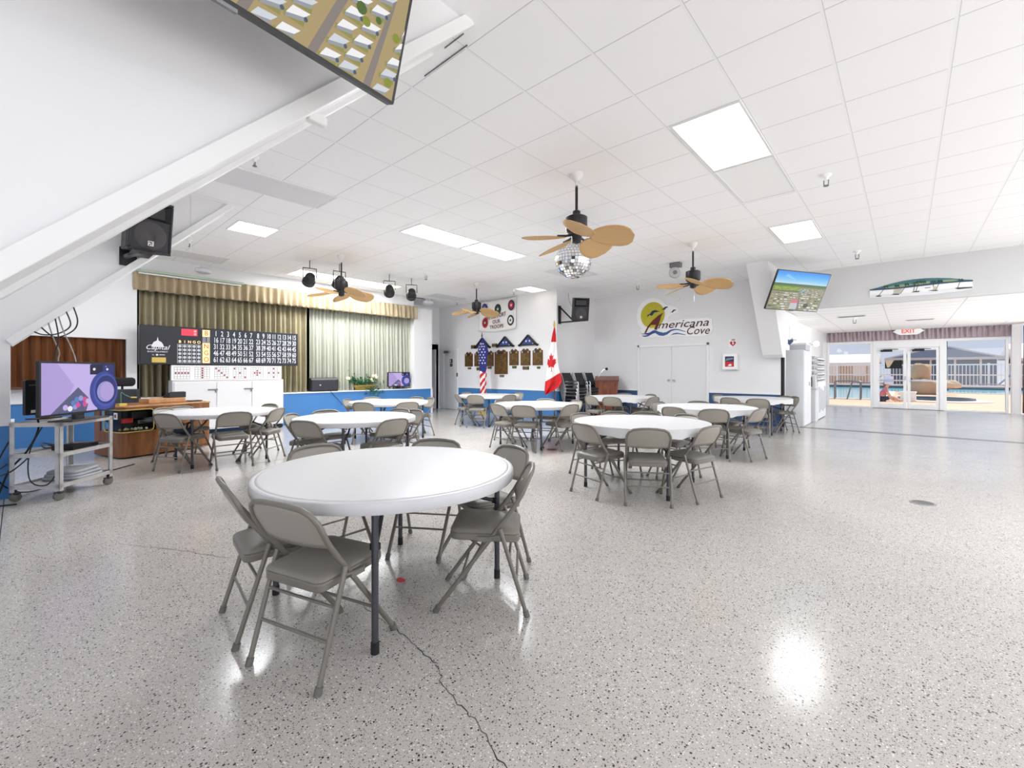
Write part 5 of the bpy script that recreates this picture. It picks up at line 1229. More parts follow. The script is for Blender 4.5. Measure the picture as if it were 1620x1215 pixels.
# ---- floor bits
t = mb('red').lathe([(.030, .001), (.028, .004)], 18).build('floor_sticker'); t.location = (-2.40, 1.622, 0); t.scale = (1.2, .8, 1); tag(t, 'small red sticker on the floor under the nearest table', 'sticker')
t = thing('floor_drain', 'oval metal floor cover in the open floor toward the lobby', 'floor cover', (.123, 6.083, 0)); mb('silver').lathe([(.10, .001), (.10, .005), (.085, .005)], 28, capt=False).build('rim', parent=t); mb('grey_metal').lathe([(.085, .001), (.084, .003)], 24).build('plate', parent=t)
t = mb('shelf_brown').lathe([(.09, .001), (.085, .004)], 22).build('floor_plate'); t.location = (-4.50, 6.056, 0); tag(t, 'dark round floor plate beside the middle table leg', 'floor cover')
def crack(pts, w, seedv):
    r = random.Random(seedv); P_ = [Vector((x, y, .0015)) for x, y in pts]; out = []
    for i in range(len(P_)-1):
        for k in range(10):
            f = k/10; out.append(P_[i].lerp(P_[i+1], f)+Vector((r.uniform(-.01, .01), r.uniform(-.01, .01), 0)))
    vs = []; 
    for i, p in enumerate(out):
        d = (out[min(i+1, len(out)-1)]-out[max(i-1, 0)]).normalized(); n_ = Vector((-d.y, d.x, 0)); ww = w*r.uniform(.4, 1.2); vs += [p+n_*ww, p-n_*ww]
    return mb('ink').add(vs, [(2*i, 2*i+1, 2*i+3, 2*i+2) for i in range(len(out)-1)])
fl = bpy.data.objects['floor']
crack([(-2.30, 1.30), (-1.886, 1.297), (-1.595, 1.266), (-1.463, 1.195), (-1.208, 1.154), (-.9, 1.05)], .0022, 1).build('crack', parent=fl, smooth=0)
crack([(-4.545, .506), (-4.05, .787), (-3.54, 1.021)], .0016, 2).build('crack', parent=fl, smooth=0)
# ================================================================ HUNG TELEVISIONS, WALL PICTURE
def rgb_seq(seedv): return random.Random(seedv)
def aerial_far(t, w, h):
    for nm, c in (('tv_sky', (60, 150, 245)), ('tv_sky2', (110, 185, 250)), ('tv_haze', (190, 222, 248)), ('tv_tree', (70, 110, 60)), ('tv_tree2', (96, 128, 58)), ('tv_field', (150, 170, 60)), ('tv_field2', (120, 146, 52)), ('tv_ground', (150, 146, 120)), ('tv_roof', (232, 232, 228)), ('tv_roof2', (196, 200, 204)), ('tv_tan', (190, 172, 130)), ('tv_water', (110, 160, 170)), ('tv_pink', (216, 120, 130)), ('tv_road', (120, 120, 118)), ('tv_dark', (60, 74, 60)), ('tv_cloud', (140, 200, 252))): screen(nm, c, .9)
    b = MB(); lay = [.0008]
    def s(m, pts): blob(b, m, pts, w, h, None, lay[0]); lay[0] += .00002
    R = lambda x0, x1, y0, y1: [(x0, y0), (x1, y0), (x1, y1), (x0, y1)]
    s('tv_ground', R(-1, 1, -1, .2)); lay[0] += .0006
    n = 10
    for i in range(n):
        f = i/(n-1); c = (int(60+130*f**1.6), int(150+72*f), 247); nm = 'tv_sky_%d' % i; screen(nm, c, .9); s(nm, R(-1, 1, 1-.62*(i+1)/n, 1-.62*i/n))
    s('tv_tree', R(-1, 1, .20, .385)); s('tv_tree2', R(-1, 1, .20, .27)); lay[0] += .0007
    s('tv_field', R(-1, .02, .0, .22)); s('tv_water', R(.05, .25, -.06, .06))
    r = random.Random(5)
    for k in range(26): x = r.uniform(-.98, 0); s('tv_field2', circ(x, r.uniform(.02, .2), .05, .025, 8))
    s('tv_dark', R(-1, .02, -.03, .01))
    s('tv_cloud', [(-.7, .75), (-.3, .55), (-.25, .6), (-.6, .85)]); s('tv_haze', circ(.15, .45, .25, .04, 14)); lay[0] += .0007
    for row in range(11):
        y = .12-1.08*(row/10)**1.25; sz = .02+.05*(row/10); nn = int(22-row*1.1)
        for k in range(nn):
            x = -1+2*(k+.5+r.uniform(-.25, .25))/nn
            if x < .05 and y > -.03: continue
            m = r.choice(('tv_roof', 'tv_roof', 'tv_roof2', 'tv_tan', 'tv_dark', 'tv_tree2')); ww = sz*r.uniform(.7, 1.3); hh_ = sz*r.uniform(.35, .6); sk = .5*sz*(-1 if x < 0 else 1)*abs(x)
            x0, x1 = max(-.99, x-ww), min(.99, x+ww)
            if y-hh_ < -.99: continue
            s(m, [(x0, y-hh_), (x1, y-hh_), (max(-.99, min(.99, x1-sk)), y+hh_), (max(-.99, min(.99, x0-sk)), y+hh_)])
    lay[0] += .0007
    s('tv_pink', R(-.16, .10, -.62, -.42)); s('tv_roof2', R(-.17, .12, -.95, -.62)); s('tv_dark', circ(.45, -.72, .10, .12, 12)); s('tv_road', [(.14, -1), (.24, -1), (.10, -.3), (.06, -.3)])
    b.build('screen', parent=t, smooth=0)
def aerial_near(t, w, h):
    for nm, c in (('tn_ground', (170, 150, 104)), ('tn_road', (132, 122, 116)), ('tn_roof', (240, 240, 240)), ('tn_roof2', (206, 212, 218)), ('tn_wall', (150, 152, 160)), ('tn_tree', (70, 100, 24)), ('tn_tree2', (130, 140, 30)), ('tn_car', (60, 84, 110)), ('tn_dark', (66, 62, 60)), ('tn_grass', (140, 140, 70))): screen(nm, c, .95)
    b = MB(); lay = [.0008]
    def s(m, pts):
        pts = [(max(-1, min(1, x)), max(-1, min(1, y))) for x, y in pts]
        ar = abs(sum(pts[i][0]*pts[(i+1) % len(pts)][1]-pts[(i+1) % len(pts)][0]*pts[i][1] for i in range(len(pts))))
        if ar < .0005: return
        blob(b, m, pts, w, h, None, lay[0]); lay[0] += .000006
    s('tn_ground', [(-1, -1), (1, -1), (1, 1), (-1, 1)]); lay[0] += .0007
    r = random.Random(9)
    sl = .42
    def lane(x0, wd, m): s(m, [(x0, -1), (x0+wd, -1), (x0+wd+sl*1.0, 1), (x0+sl*1.0, 1)])
    for x0 in (-1.38, -1.02, -.66, -.30, .06, .42, .78): lane(x0, .05, 'tn_road')
    lay[0] += .0007
    for x0 in (-1.56, -1.33, -1.21, -.97, -.85, -.61, -.49, -.25, -.13, .11, .23, .47, .59, .83):
        for k in range(12):
            y = -1+k*.172+r.uniform(-.02, .02); x = x0+sl*(y+1)/2+.015; L_, W_ = .060, .13
            s('tn_grass', [(x-.01, y-.03), (x+.10, y-.03), (x+.10, y+.02), (x-.01, y+.02)])
            s(r.choice(('tn_roof', 'tn_roof', 'tn_roof2')), [(x, y), (x+L_*1.6, y+.05), (x+L_*1.6+.03, y+.03+W_*.6), (x+.03, y+W_*.7)])
            s('tn_wall', [(x, y-.035), (x+L_*1.6, y+.012), (x+L_*1.6, y+.05), (x, y)])
            if r.random() < .6: s('tn_car', circ(x+.105, y+.04, .012, .022, 8))
    lay[0] += .0007
    for k in range(60):
        x, y = r.uniform(-1, 1), r.uniform(-1, 1); q = r.uniform(.015, .042); s(r.choice(('tn_tree', 'tn_tree2', 'tn_tree')), circ(x, y, q, q*1.7, 10))
    b.build('screen', parent=t, smooth=0)
def hung_tv(label, c, rvec, uvec, w, h, content, armto):
    R_ = Vector(rvec).normalized(); U_ = (Vector(uvec)-R_*Vector(uvec).dot(R_)).normalized(); N_ = R_.cross(U_)   # N_ points out of the screen
    t = thing('television', label, 'television', c); t.matrix_basis = Matrix.Translation(Vector(c)) @ Matrix((R_, -N_, U_)).transposed().to_4x4()
    tvbody(t, w, h, .035); content(t, w-.03, h-.03)
    inv = t.matrix_basis.inverted(); a = inv @ Vector(armto)
    mb('black_metal').box(-.2, .2, .035, .06, -.2, .2).tube([(0, .06, 0), a], .022, 8).build('mount_arm', parent=t)
    mb('grey_metal').box(-.05, .05, -.002, .02, -h/2-.012, -h/2).build('sensor', parent=t)
    return t
# wall television at the doorway rib: solved from its four corners as a plane facing the room
hung_tv('television hung high at the doorway rib showing blue sky over rooftops', (-1.64, 10.60, 2.957), (.489, .872, .0), (.284, -.289, .914), 1.45, .80, aerial_far, (-2.15, 11.45, 2.95))
hung_tv('television hung high on the nearest slanted rib showing rooftops from above', (-1.60, .469, 2.972), (-.114, .993, 0), (.287, .033, .957), 1.45, .82, aerial_near, (-2.16, .50, 3.0))
cable('cable', 'white cable looping along the ceiling behind the nearest hung television', [(-2.14, 1.15, 3.30), (-2.05, 1.45, 3.52), (-1.85, 1.62, 3.61), (-1.6, 1.72, 3.625)], 'cable_grey', .008)
t = thing('ceiling_gap', 'thin grey gap line and mount edge in the ceiling by the nearest hung television', 'mount', (-2.55, 2.11, ZC)); mb('grey_metal').box(-.25, .24, -.003, .003, -.008, 0).box(.1, .3, -.09, -.086, -.008, 0).build('rail', parent=t, smooth=0)  # longer strip stands in for a dark gap in the ceiling
# picture of palms on the lintel
YL = YA
t = thing('palm_picture', 'long arched beach picture with palm trees over the lobby opening', 'picture', (0, YL, 0))
def pp(x, y): p = onY(1360+x/8.1, 420+y/8.1, YL); return (p.x, p.z)
def pl_(name, m, polys, lay, th=.003):
    b = mb(m)
    for q in polys: b.prism([pp(*k) for k in q], (0, -lay, 0), (1, 0, 0), (0, 0, 1), (0, -th, 0))
    return b.build(name, parent=t, smooth=0)
top = [(130, 312), (250, 280), (400, 235), (550, 200), (700, 178), (850, 165), (1000, 161), (1150, 163), (1250, 172), (1340, 182), (1450, 186)]
pl_('panel', 'wall_grey', [top+[(1455, 300), (1300, 330), (900, 375), (500, 402), (130, 415)]], 0, .02)
pl_('sky_band', 'pic_teal', [top+[(1450, 205), (1250, 212), (1000, 232), (750, 262), (500, 290), (300, 308), (130, 322)]], .02)
for q_ in ([(300, 290), (500, 250), (650, 235), (700, 250), (560, 275), (400, 295)], [(1060, 190), (1200, 180), (1290, 190), (1200, 205), (1070, 215)], [(700, 225), (900, 205), (900, 230), (720, 255)]): pl_('pale_sky', 'pic_green', [q_], .023)
pl_('sea_band', 'pic_navy', [[(130, 308), (300, 298), (500, 283), (750, 252), (1000, 222), (1250, 204), (1450, 190), (1450, 205), (1250, 217), (1000, 240), (750, 270), (500, 300), (300, 314), (130, 324)]], .026)
pl_('surf', 'paper', [[(130, 330), (500, 305), (800, 272), (1250, 222), (1440, 212), (1440, 262), (1000, 320), (600, 360), (130, 380)]], .0225)
pl_('sand_shadow', 'pic_sand', [[(440, 300), (560, 288), (510, 372), (430, 374)], [(940, 275), (985, 272), (970, 322), (940, 322)]], .0258)
pl_('shadow', 'pic_dark', [[(200, 400), (230, 385), (290, 390), (260, 402)], [(400, 378), (450, 364), (515, 366), (500, 378)], [(660, 348), (700, 330), (775, 328), (760, 342)], [(870, 325), (930, 316), (1010, 318), (990, 328)], [(1215, 295), (1250, 285), (1445, 278), (1440, 290), (1260, 305)], [(830, 288), (910, 280), (905, 288), (840, 294)]], .0262)
for i, (bx_, by_, tx, ty, s_) in enumerate(((245, 390, 335, 275, 42), (430, 370, 480, 265, 40), (520, 366, 605, 245, 36), (720, 335, 760, 215, 44), (690, 330, 715, 225, 30), (945, 318, 945, 212, 36), (975, 318, 1030, 205, 40), (820, 240, 820, 215, 40), (1255, 285, 1295, 190, 44))):
    b = mb('pic_dark'); q = [(bx_-4, by_), (bx_+4, by_), (tx+4, ty), (tx-4, ty)]
    b.prism([pp(*k) for k in q], (0, -.0265, 0), (1, 0, 0), (0, 0, 1), (0, -.002, 0)); b.mat('leaf_dark')
    for k in range(7):
        a = math.radians(-20+k*36.7); e_ = (tx+s_*math.cos(a), ty-s_*.55*math.sin(a)+8)
        m_ = (tx+s_*.55*math.cos(a), ty-s_*.45*math.sin(a)); b.prism([pp(*z_) for z_ in ((tx-3, ty+2), (m_[0], m_[1]-7), e_, (m_[0], m_[1]+7))], (0, -.0285-.0004*k, 0), (1, 0, 0), (0, 0, 1), (0, -.002, 0))
    b.build('palm_tree', parent=t, smooth=0)

# ================================================================ LOBBY FURNITURE
t = thing('storage_locker', 'tall white locker at the edge of the lobby opening', 'locker', (-2.04, 12.56, 0))
mb('cabinet_side').box(-.17, .19, 0, 1.04, 0, 1.85).build('body', parent=t, smooth=0, bevel=.006)
mb('door_white').box(.19, .21, .02, 1.02, .02, 1.83).build('door', parent=t, smooth=0, bevel=.004)
mb('silver').lathe([(.05, 0), (.045, .015), (.015, .02)], 18, (.21, .72, 1.02), (1, 0, 0)).build('lock_dial', parent=t)
t = thing('box', 'pale grey box on top of the tall white locker', 'box', (-2.0, 12.95, 1.85)); mb('rack_grey').box(-.16, .18, -.22, .40, 0, .17).build('box_body', parent=t, smooth=0, bevel=.008); mb('diffuser_grey').box(-.165, .185, -.225, .405, .13, .172).build('lid', parent=t, smooth=0, bevel=.004)
p = onY(1250, 541, YA+.10); t = mb('heart_blue').prism(heart(.085), (0, -.012, 0), (1, 0, 0), (0, 0, 1), (0, .024, 0)).build('heart_ornament', bevel=.006); t.location = (-2.13, YA+.35, p.z+.02); tag(t, 'blue wooden heart hanging above the tall white locker', 'ornament')
mb('cable_grey').tube([(0, 0, .05), (.0, 0, .38)], .003, 5).build('string', parent=t)
t = thing('counter_cabinet', 'low grey cabinet past the tall white locker in the lobby', 'cabinet', (-2.05, 13.95, 0)); mb('cabinet_side').box(-.3, .27, 0, .45, 0, .84).build('body', parent=t, smooth=0, bevel=.006); mb('rack_grey').box(-.31, .29, -.02, .47, .84, .87).build('top', parent=t, smooth=0, bevel=.004)
t = thing('literature', 'clutter of white leaflets standing on the low grey cabinet', 'leaflets', (-1.95, 14.1, .87)); rnd = random.Random(6)
for k in range(7): 
    b = mb(rnd.choice(('paper', 'diffuser_grey', 'rack_grey', 'paper'))); b.M = Matrix.Translation((rnd.uniform(-.16, .14), rnd.uniform(-.05, .22), 0)) @ Matrix.Rotation(rnd.uniform(-.6, .6), 4, 'Z'); b.box(-.07, .07, -.004, .004, .0, rnd.uniform(.16, .42)); b.build('leaflet', parent=t, smooth=0)
mb('dark').cbox((.05, .05, .18), (.03, .06, .26)).build('holder', parent=t, bevel=.005)
t = thing('leaflet_rack', 'white wall rack with six tiers of leaflets facing the lobby', 'rack', (-1.95, 14.5, 0))
mb('door_white').box(-.30, .16, 0, 1.5, .02, 1.05).build('cupboard', parent=t, smooth=0, bevel=.006)
for k in range(4): mb('rack_grey').box(.16, .165, .1+.35*k, .38+.35*k, .2+.05*(k % 2), .9-.06*(k % 3)).build('notice', parent=t, smooth=0)
mb('white_plastic').box(-.25, .0, .1, 1.4, 1.05, 1.78).build('back_panel', parent=t, smooth=0)
for k in range(5):
    z = 1.08+k*.14; mb('white_plastic').box(.0, .14, .1, 1.4, z, z+.02).box(.12, .14, .1, 1.4, z, z+.05).build('tier', parent=t, smooth=0)
    b = mb('rack_grey')
    for q in range(6): b.box(.03, .06, .14+q*.21, .30+q*.21, z+.02, z+.115)
    b.build('leaflets', parent=t, smooth=0)
for px, py, dep, lab in ((1278, 519, 14.6, 'glowing round wall lamp nearest the hall on the lobby side wall'), (1300, 528, 17.6, 'glowing round wall lamp nearest the glass doors')):
    z = 2.22; t = thing('wall_lamp', lab, 'lamp', (-2.42, dep, z), 0, 'lobby wall lamps'); mb('silver').lathe([(.07, 0), (.07, .02)], 16, (0, 0, 0), (1, 0, 0)).tube([(0, 0, 0), (.16, 0, 0)], .015, 6).build('bracket', parent=t); mb('bulb_glow').ball((.20, 0, .02), .085, 18, 12).build('globe', parent=t)
t = thing('coat_hook', 'small dark hook fitting on the lobby side wall', 'hook', (-2.42, 16.0, 1.9)); mb('dark').box(0, .03, -.04, .04, -.12, .12).build('plate', parent=t); mb('dark').tube([(.02, 0, .05), (.09, 0, .03), (.09, 0, .09)], .012, 6).build('prong', parent=t)
t = thing('exit_sign', 'scalloped white EXIT sign with red letters over the glazed doors', 'exit sign', (onY(1437, 526, YG-.2).x, YG-.22, onY(1437, 524, YG-.2).z))
shape = [(-.42, 0), (-.34, .05), (-.26, .11), (-.18, .125), (.18, .125), (.26, .11), (.34, .05), (.42, 0), (.34, -.05), (.26, -.11), (.18, -.125), (-.18, -.125), (-.26, -.11), (-.34, -.05)]
mb('white_plastic').prism(shape, (0, 0, 0), (1, 0, 0), (0, 0, 1), (0, .05, 0)).build('plate', parent=t, smooth=0, bevel=.006)
screen('exit_red', (240, 90, 84), 1.0); mb('exit_red').text('EXIT', (0, -.004, 0), (1, 0, 0), (0, 0, 1), .20, bold=.02, stretch=.9, depth=.001).build('lettering', parent=t, smooth=0)
# folding wood door and curtain at the far right of the lobby
t = thing('folding_door', 'brown wood-edged folding door at the right side of the lobby', 'folding door', (3.02, YG-1.2, 0)); mb('wood_door').box(-.05, .05, -.06, .06, 0, 2.78).build('jamb', parent=t, smooth=0, bevel=.005)
mb('silver').box(-.06, .0, -.09, -.06, 1.0, 1.12).build('handle', parent=t)
b = mb('wood_door')
for k in range(10): b.add([(.05+.14*k, 0, 0), (.12+.14*k, -.10, 0), (.19+.14*k, 0, 0), (.05+.14*k, 0, 2.75), (.12+.14*k, -.10, 2.75), (.19+.14*k, 0, 2.75)], [(0, 1, 4, 3), (1, 2, 5, 4)])
b.build('folds', parent=t, smooth=0)
o = gathered('side_curtain', 'curtain_dark', (2.68, YG-.25, 2.74), (.35, -.93, 0), (0, 0, -1), .95, 2.70, 9, .03, 60, 8); tag(o, 'dark mauve curtain beside the folding wood door', 'curtain')
for x, y, lab in ((-1.1, 14.8, 'slotted grey vent in the lobby ceiling nearest the hall'), (.28, 17.0, 'slotted grey vent in the lobby ceiling before the EXIT sign')):
    t = thing('ceiling_vent', lab, 'vent', (x, y, 2.80), 0, 'lobby ceiling vents'); mb('rack_grey').box(-.30, .30, -.10, .10, -.012, 0).build('frame', parent=t, smooth=0); b = mb('grey_metal')
    for k in range(5): b.box(-.27, .27, -.08+.036*k, -.065+.036*k, -.016, -.012)
    b.build('slats', parent=t, smooth=0)
p = onZ(1352, 502, 2.80); sprinkler('sprinkler on the lobby ceiling', p.x, p.y, 2.80, 1.3); 

# ================================================================ POOL TERRACE
struct(mb('deck').box(-40, 60, YG+.1, 70, -.25, -.04).build('ground_terrace', smooth=0))
t = mb('pool_water').box(-30, -.95, 27.6, 47.5, -.05, -.03).box(-.95, 40, 39.0, 47.5, -.05, -.03).build('pool_water', smooth=0); struct(t)
struct(mb('coping').box(-30, -.95, 27.2, 27.6, -.05, .0).box(-.95, -.55, 27.2, 39.0, -.05, 0).box(-.55, 40, 38.6, 39, -.05, 0).mat('pool_tile').box(-30, 40, 47.5, 47.6, -.05, .16).mat('coping').box(-30, 40, 47.6, 48.2, -.05, .19).build('trim_pool_coping', smooth=0))
t = thing('spa_pool', 'shallow round pool with a shade-dark rim beyond the glazed doors', 'pool', (1.0, 28.6, 0)); b = mb('coping').lathe([(1.9, -.04), (1.9, .0), (1.35, .02), (1.35, -.04)], 40, capb=False, capt=False); o = b.build('coping', parent=t); 
b = mb('pool_tile').lathe([(1.35, -.03), (1.32, .10), (1.2, .10), (1.2, -.03)], 40, capb=False, capt=False).build('shaded_rim', parent=t); mb('pool_water').lathe([(1.2, -.035), (1.19, -.015)], 40).build('water', parent=t)  # rim colour holds the shade of the pool wall
# rails of the pool ladder
t = thing('pool_ladder', 'steel pool ladder rails at the near edge of the pool', 'pool ladder', (-2.30, 26.9, -.04))
for y, h_ in ((0, 0), (.5, 1)): mb('grey_metal').tube(smoothpts([(-.35, y, 0), (-.35, y, .75), (-.25, y, .88), (.55, y, .88), (.65, y, .75), (.65, y, 0)], 4), .03, 8).build('rail', parent=t)
mb('grey_metal').tube([(.12, .3, .0), (.32, .3, .86)], .03, 8).build('brace', parent=t)
# rock slide
t = thing('rock_slide', 'tan artificial rock water slide standing beyond the glazed doors', 'slide', (1.75, 36.6, -.04)); 
def rock(name, c, s, seedv, n=22, m_=12):
    r = random.Random(seedv); ph = [r.uniform(0, 6) for _ in range(8)]; b = mb('rock_tan')
    def fn(u, v):
        a = u*2*PI; e = -PI/2+PI*v; d = Vector((math.cos(e)*math.cos(a), math.cos(e)*math.sin(a), math.sin(e)))
        k = 1+.10*math.sin(3*a+ph[0])*math.cos(e)+.08*math.sin(2*e*2+ph[1]+a)+.06*math.sin(5*a+ph[2]+3*e)
        d = Vector([math.copysign(abs(q)**.75, q) for q in d]); p = Vector((d.x*s[0]*k, d.y*s[1]*k, d.z*s[2]*k)); return Vector(c)+p
    b.grid(fn, n, m_); return b.build(name, parent=t, smooth=50)
rock('tower', (-1.15, 0, 1.32), (.50, .55, .50), 1); rock('flume', (-.95, -.4, .42), (.70, .7, .48), 2); rock('outflow', (.0, -.5, .60), (.55, .45, .24), 3)
mb('coping').box(-1.45, -.75, -1.0, -.92, .84, .89).build('ledge', parent=t)
# fence
def fence(name, x0, x1, y, h, lab, sp=.17):
    t = thing(name, lab, 'fence', (x0, y, -.04)); L_ = x1-x0
    mb('fence_white').box(0, L_, -.03, .03, h-.12, h-.02).box(0, L_, -.03, .03, h*.52, h*.52+.10).box(0, L_, -.03, .03, .18, .28).build('rails', parent=t, smooth=0)
    b = mb('fence_white'); n = int(L_/sp)
    for k in range(n): b.box(k*sp, k*sp+.045, -.02, .02, .18, h-.02)
    o = b.build('pickets', parent=t, smooth=0)
    if n > 100: o['kind'] = 'stuff'
    for k in range(int(L_/2.4)+1): mb('fence_white').box(k*2.4-.06, k*2.4+.06, -.07, .07, 0, h+.05).build('post', parent=t, smooth=0)
fence('picket_fence', -12, 16, 50.6, 1.98, 'long white picket fence beyond the pool', .21)
# houses
def house(label, x0, x1, y0, y1, h, rise, mw, mr, gable='x', cat='house', over=.5):
    t = thing('house', label, cat, ((x0+x1)/2, (y0+y1)/2, -.04)); hx, hy = (x1-x0)/2, (y1-y0)/2
    mb(mw).box(-hx, hx, -hy, hy, 0, h).build('walls', parent=t, smooth=0)
    if gable == 'y': poly = [(-hx-over, h), (hx+over, h), (0, h+rise)]; b = mb(mr).prism(poly, (0, -hy-over, 0), (1, 0, 0), (0, 0, 1), (0, 2*hy+2*over, 0))
    else: poly = [(-hy-over, h), (hy+over, h), (0, h+rise)]; b = mb(mr).prism(poly, (-hx-over, 0, 0), (0, 1, 0), (0, 0, 1), (2*hx+2*over, 0, 0))
    b.build('roof', parent=t, smooth=0)
    b = mb(mr).box(-hx-over, hx+over, -hy-over-.05, -hy-over, h-.22, h+.02).build('fascia', parent=t, smooth=0)
    return t, hx, hy
t, hx, hy = house('white-roofed house at the left beyond the pool fence', -9.5, -2.6, 57, 66, 2.25, 1.0, 'house_tan', 'roof_white')
for k in range(3): mb('roof_white').box(-hx+1+k*2.2, -hx+2+k*2.2, -hy-.03, -hy, .9, 2.0).build('window', parent=t, smooth=0)
t, hx, hy = house('dark blue gabled house behind the middle of the fence', -1.2, 6.2, 60, 72, 2.7, 1.25, 'house_dark', 'roof_grey', 'y')
mb('house_blue').prism([(-hx, 2.7), (hx, 2.7), (0, 3.8)], (0, -hy-.52, 0), (1, 0, 0), (0, 0, 1), (0, .03, 0)).build('gable', parent=t, smooth=0)
for k in range(4): mb('fence_white').box(-hx+1.2+k*1.7, -hx+1.35+k*1.7, -hy-.08, -hy, .2, 2.7).build('column', parent=t, smooth=0)
t, hx, hy = house('long pale house with a white roof at the right beyond the fence', 7.6, 20, 58, 68, 2.5, 1.5, 'house_pale', 'roof_white')
mb('house_dark').box(-hx+2.2, -hx+4.2, -hy-.03, -hy, 1.05, 1.75).build('window', parent=t, smooth=0)
mb('roof_grey').box(-hx-.5, hx+.5, -hy-1.6, -hy-.5, 2.35, 2.5).build('porch_roof', parent=t, smooth=0)
t = thing('lamp_post', 'dark post beyond the right-hand plate window', 'post', (onY(1494, 600, 44).x, 44, -.04)); mb('pole_dark').tube([(0, 0, 0), (0, 0, 3.6)], .16, 12).build('shaft', parent=t); mb('pole_dark').lathe([(.24, 0), (.24, .12), (.17, .16)], 14).build('foot', parent=t)
def lounger(label, px, y, back):
    x = onY(px, 600, y).x; t = thing('pool_lounger', label, 'lounger', (x, y, -.04), 0, 'blue pool loungers')
    mb('lounge_blue').box(-.95, .35, -.32, .32, .36, .42).build('seat', parent=t, bevel=.02); mb('lounge_blue').prism([(.35, .36), (.35, .42), (.95, .42+back), (.98, .37+back)], (0, -.32, 0), (1, 0, 0), (0, 0, 1), (0, .64, 0)).build('backrest', parent=t, bevel=.01)
    for a in (-.8, .3):
        for b_ in (-.28, .28): mb('fence_white').box(a-.03, a+.03, b_-.03, b_+.03, 0, .38).build('leg', parent=t)
lounger('blue pool lounger by the fence beyond the right-hand window', 1570, 49.4, .75)
lounger('blue pool lounger by the fence behind the pool ladder', 1372, 49.4, .6)
t = thing('cooler_box', 'small white box on the pool deck beside the sitting person', 'box', (-.02, 27.05, -.04)); mb('white_plastic').box(-.2, .35, -.18, .18, 0, .38).build('tub', parent=t, bevel=.02); mb('white_plastic').box(-.22, .37, -.20, .20, .38, .45).build('lid', parent=t, bevel=.015)

# ---- person sitting on the deck by the pool, leaning back on the arms, legs stretched toward the pool
t = thing('person', 'person in a pink top and dark shorts sitting on the pool deck', 'person', (-.62, 26.3, -.04), math.radians(0))
def skin(name, m, verts, edges, radii, parent, sub=2, root=0):
    me = bpy.data.meshes.new(name); me.from_pydata([Vector(v) for v in verts], edges, []); me.materials.append(M(m))
    o = bpy.data.objects.new(name, me); C.objects.link(o); o.parent = parent
    o.modifiers.new('skin', 'SKIN'); sl = me.skin_vertices[0].data
    for i, r in enumerate(radii): sl[i].radius = (r, r) if not isinstance(r, tuple) else r
    sl[root].use_root = True
    s = o.modifiers.new('sub', 'SUBSURF'); s.levels = sub; s.render_levels = sub
    me.polygons.foreach_set('use_smooth', [True]*len(me.polygons))
    for mdf in o.modifiers:
        if mdf.type == 'SKIN': mdf.use_smooth_shade = True
    return o
V = [(-.25, 0, .13), (-.20, 0, .30), (-.12, 0, .48), (-.08, 0, .58), (-.05, 0, .66),   # pelvis..neck
     (-.03, 0, .76), (-.01, 0, .86),                                               # head
     (-.09, -.17, .55), (.0, -.22, .34), (.12, -.20, .14), (.20, -.20, .06),       # right arm (leaning forward on the deck)
     (-.09, .17, .55), (.02, .22, .34), (.14, .20, .14), (.22, .20, .06),          # left arm
     (-.18, -.10, .11), (.16, -.15, .22), (.38, -.14, .07), (.50, -.14, .06),      # right leg
     (-.18, .10, .11), (.18, .15, .22), (.40, .14, .07), (.52, .14, .06)]
Ed = [(0, 1), (1, 2), (2, 3), (3, 4), (4, 5), (5, 6), (3, 7), (7, 8), (8, 9), (9, 10), (3, 11), (11, 12), (12, 13), (13, 14), (0, 15), (15, 16), (16, 17), (17, 18), (0, 19), (19, 20), (20, 21), (21, 22)]
Rr = [.12, .12, .125, .09, .05, .095, .085, .06, .045, .036, .03, .06, .045, .036, .03, .085, .07, .045, .035, .085, .07, .045, .035]
skin('body', 'skin', V, Ed, Rr, t)
for s in (-1, 1):
    for k in range(5):
        by_ = s*.20+(k-2)*.016; ln = (.05, .06, .066, .06, .048)[k]
        if k == (4 if s < 0 else 0) : skin('finger', 'skin', [(.20, by_-s*.01, .05), (.225, by_-s*.035, .035), (.245, by_-s*.045, .028)], [(0, 1), (1, 2)], [.009, .008, .006], t, 1)
        else: skin('finger', 'skin', [(.215, by_, .05), (.215+ln*.55, by_, .045), (.215+ln, by_, .028)], [(0, 1), (1, 2)], [.009, .008, .006], t, 1)
skin('top', 'pink_cloth', [(-.24, 0, .18), (-.19, 0, .32), (-.12, 0, .48), (-.085, 0, .57), (-.09, -.17, .55), (-.03, -.205, .42), (-.09, .17, .55), (-.02, .205, .42)], [(0, 1), (1, 2), (2, 3), (3, 4), (4, 5), (3, 6), (6, 7)], [.14, .14, .145, .10, .075, .062, .075, .062], t)
skin('shorts', 'navy_cloth', [(-.25, 0, .13), (-.18, -.10, .12), (.08, -.14, .19), (-.18, .10, .12), (.08, .14, .19)], [(0, 1), (1, 2), (0, 3), (3, 4)], [.13, .105, .085, .105, .085], t)
b = mb('hair').ball((-.045, 0, .845), .118, 16, 10, (1, .95, .95)).ball((-.10, 0, .76), .075, 12, 8); b.build('hair', parent=t)
mb('ink').ball((.083, -.035, .81), .010, 8, 6).ball((.083, .035, .81), .010, 8, 6).build('eyes', parent=t); mb('skin').ball((.092, 0, .79), .018, 8, 6, (1, .7, 1)).build('nose', parent=t); mb('maroon').ball((.080, 0, .745), .014, 8, 6, (.6, 1.6, .5)).build('mouth', parent=t)
for s in (-1, 1): mb('skin').ball((-.01, s*.098, .80), .022, 8, 6, (.7, .5, 1.2)).build('ear', parent=t)
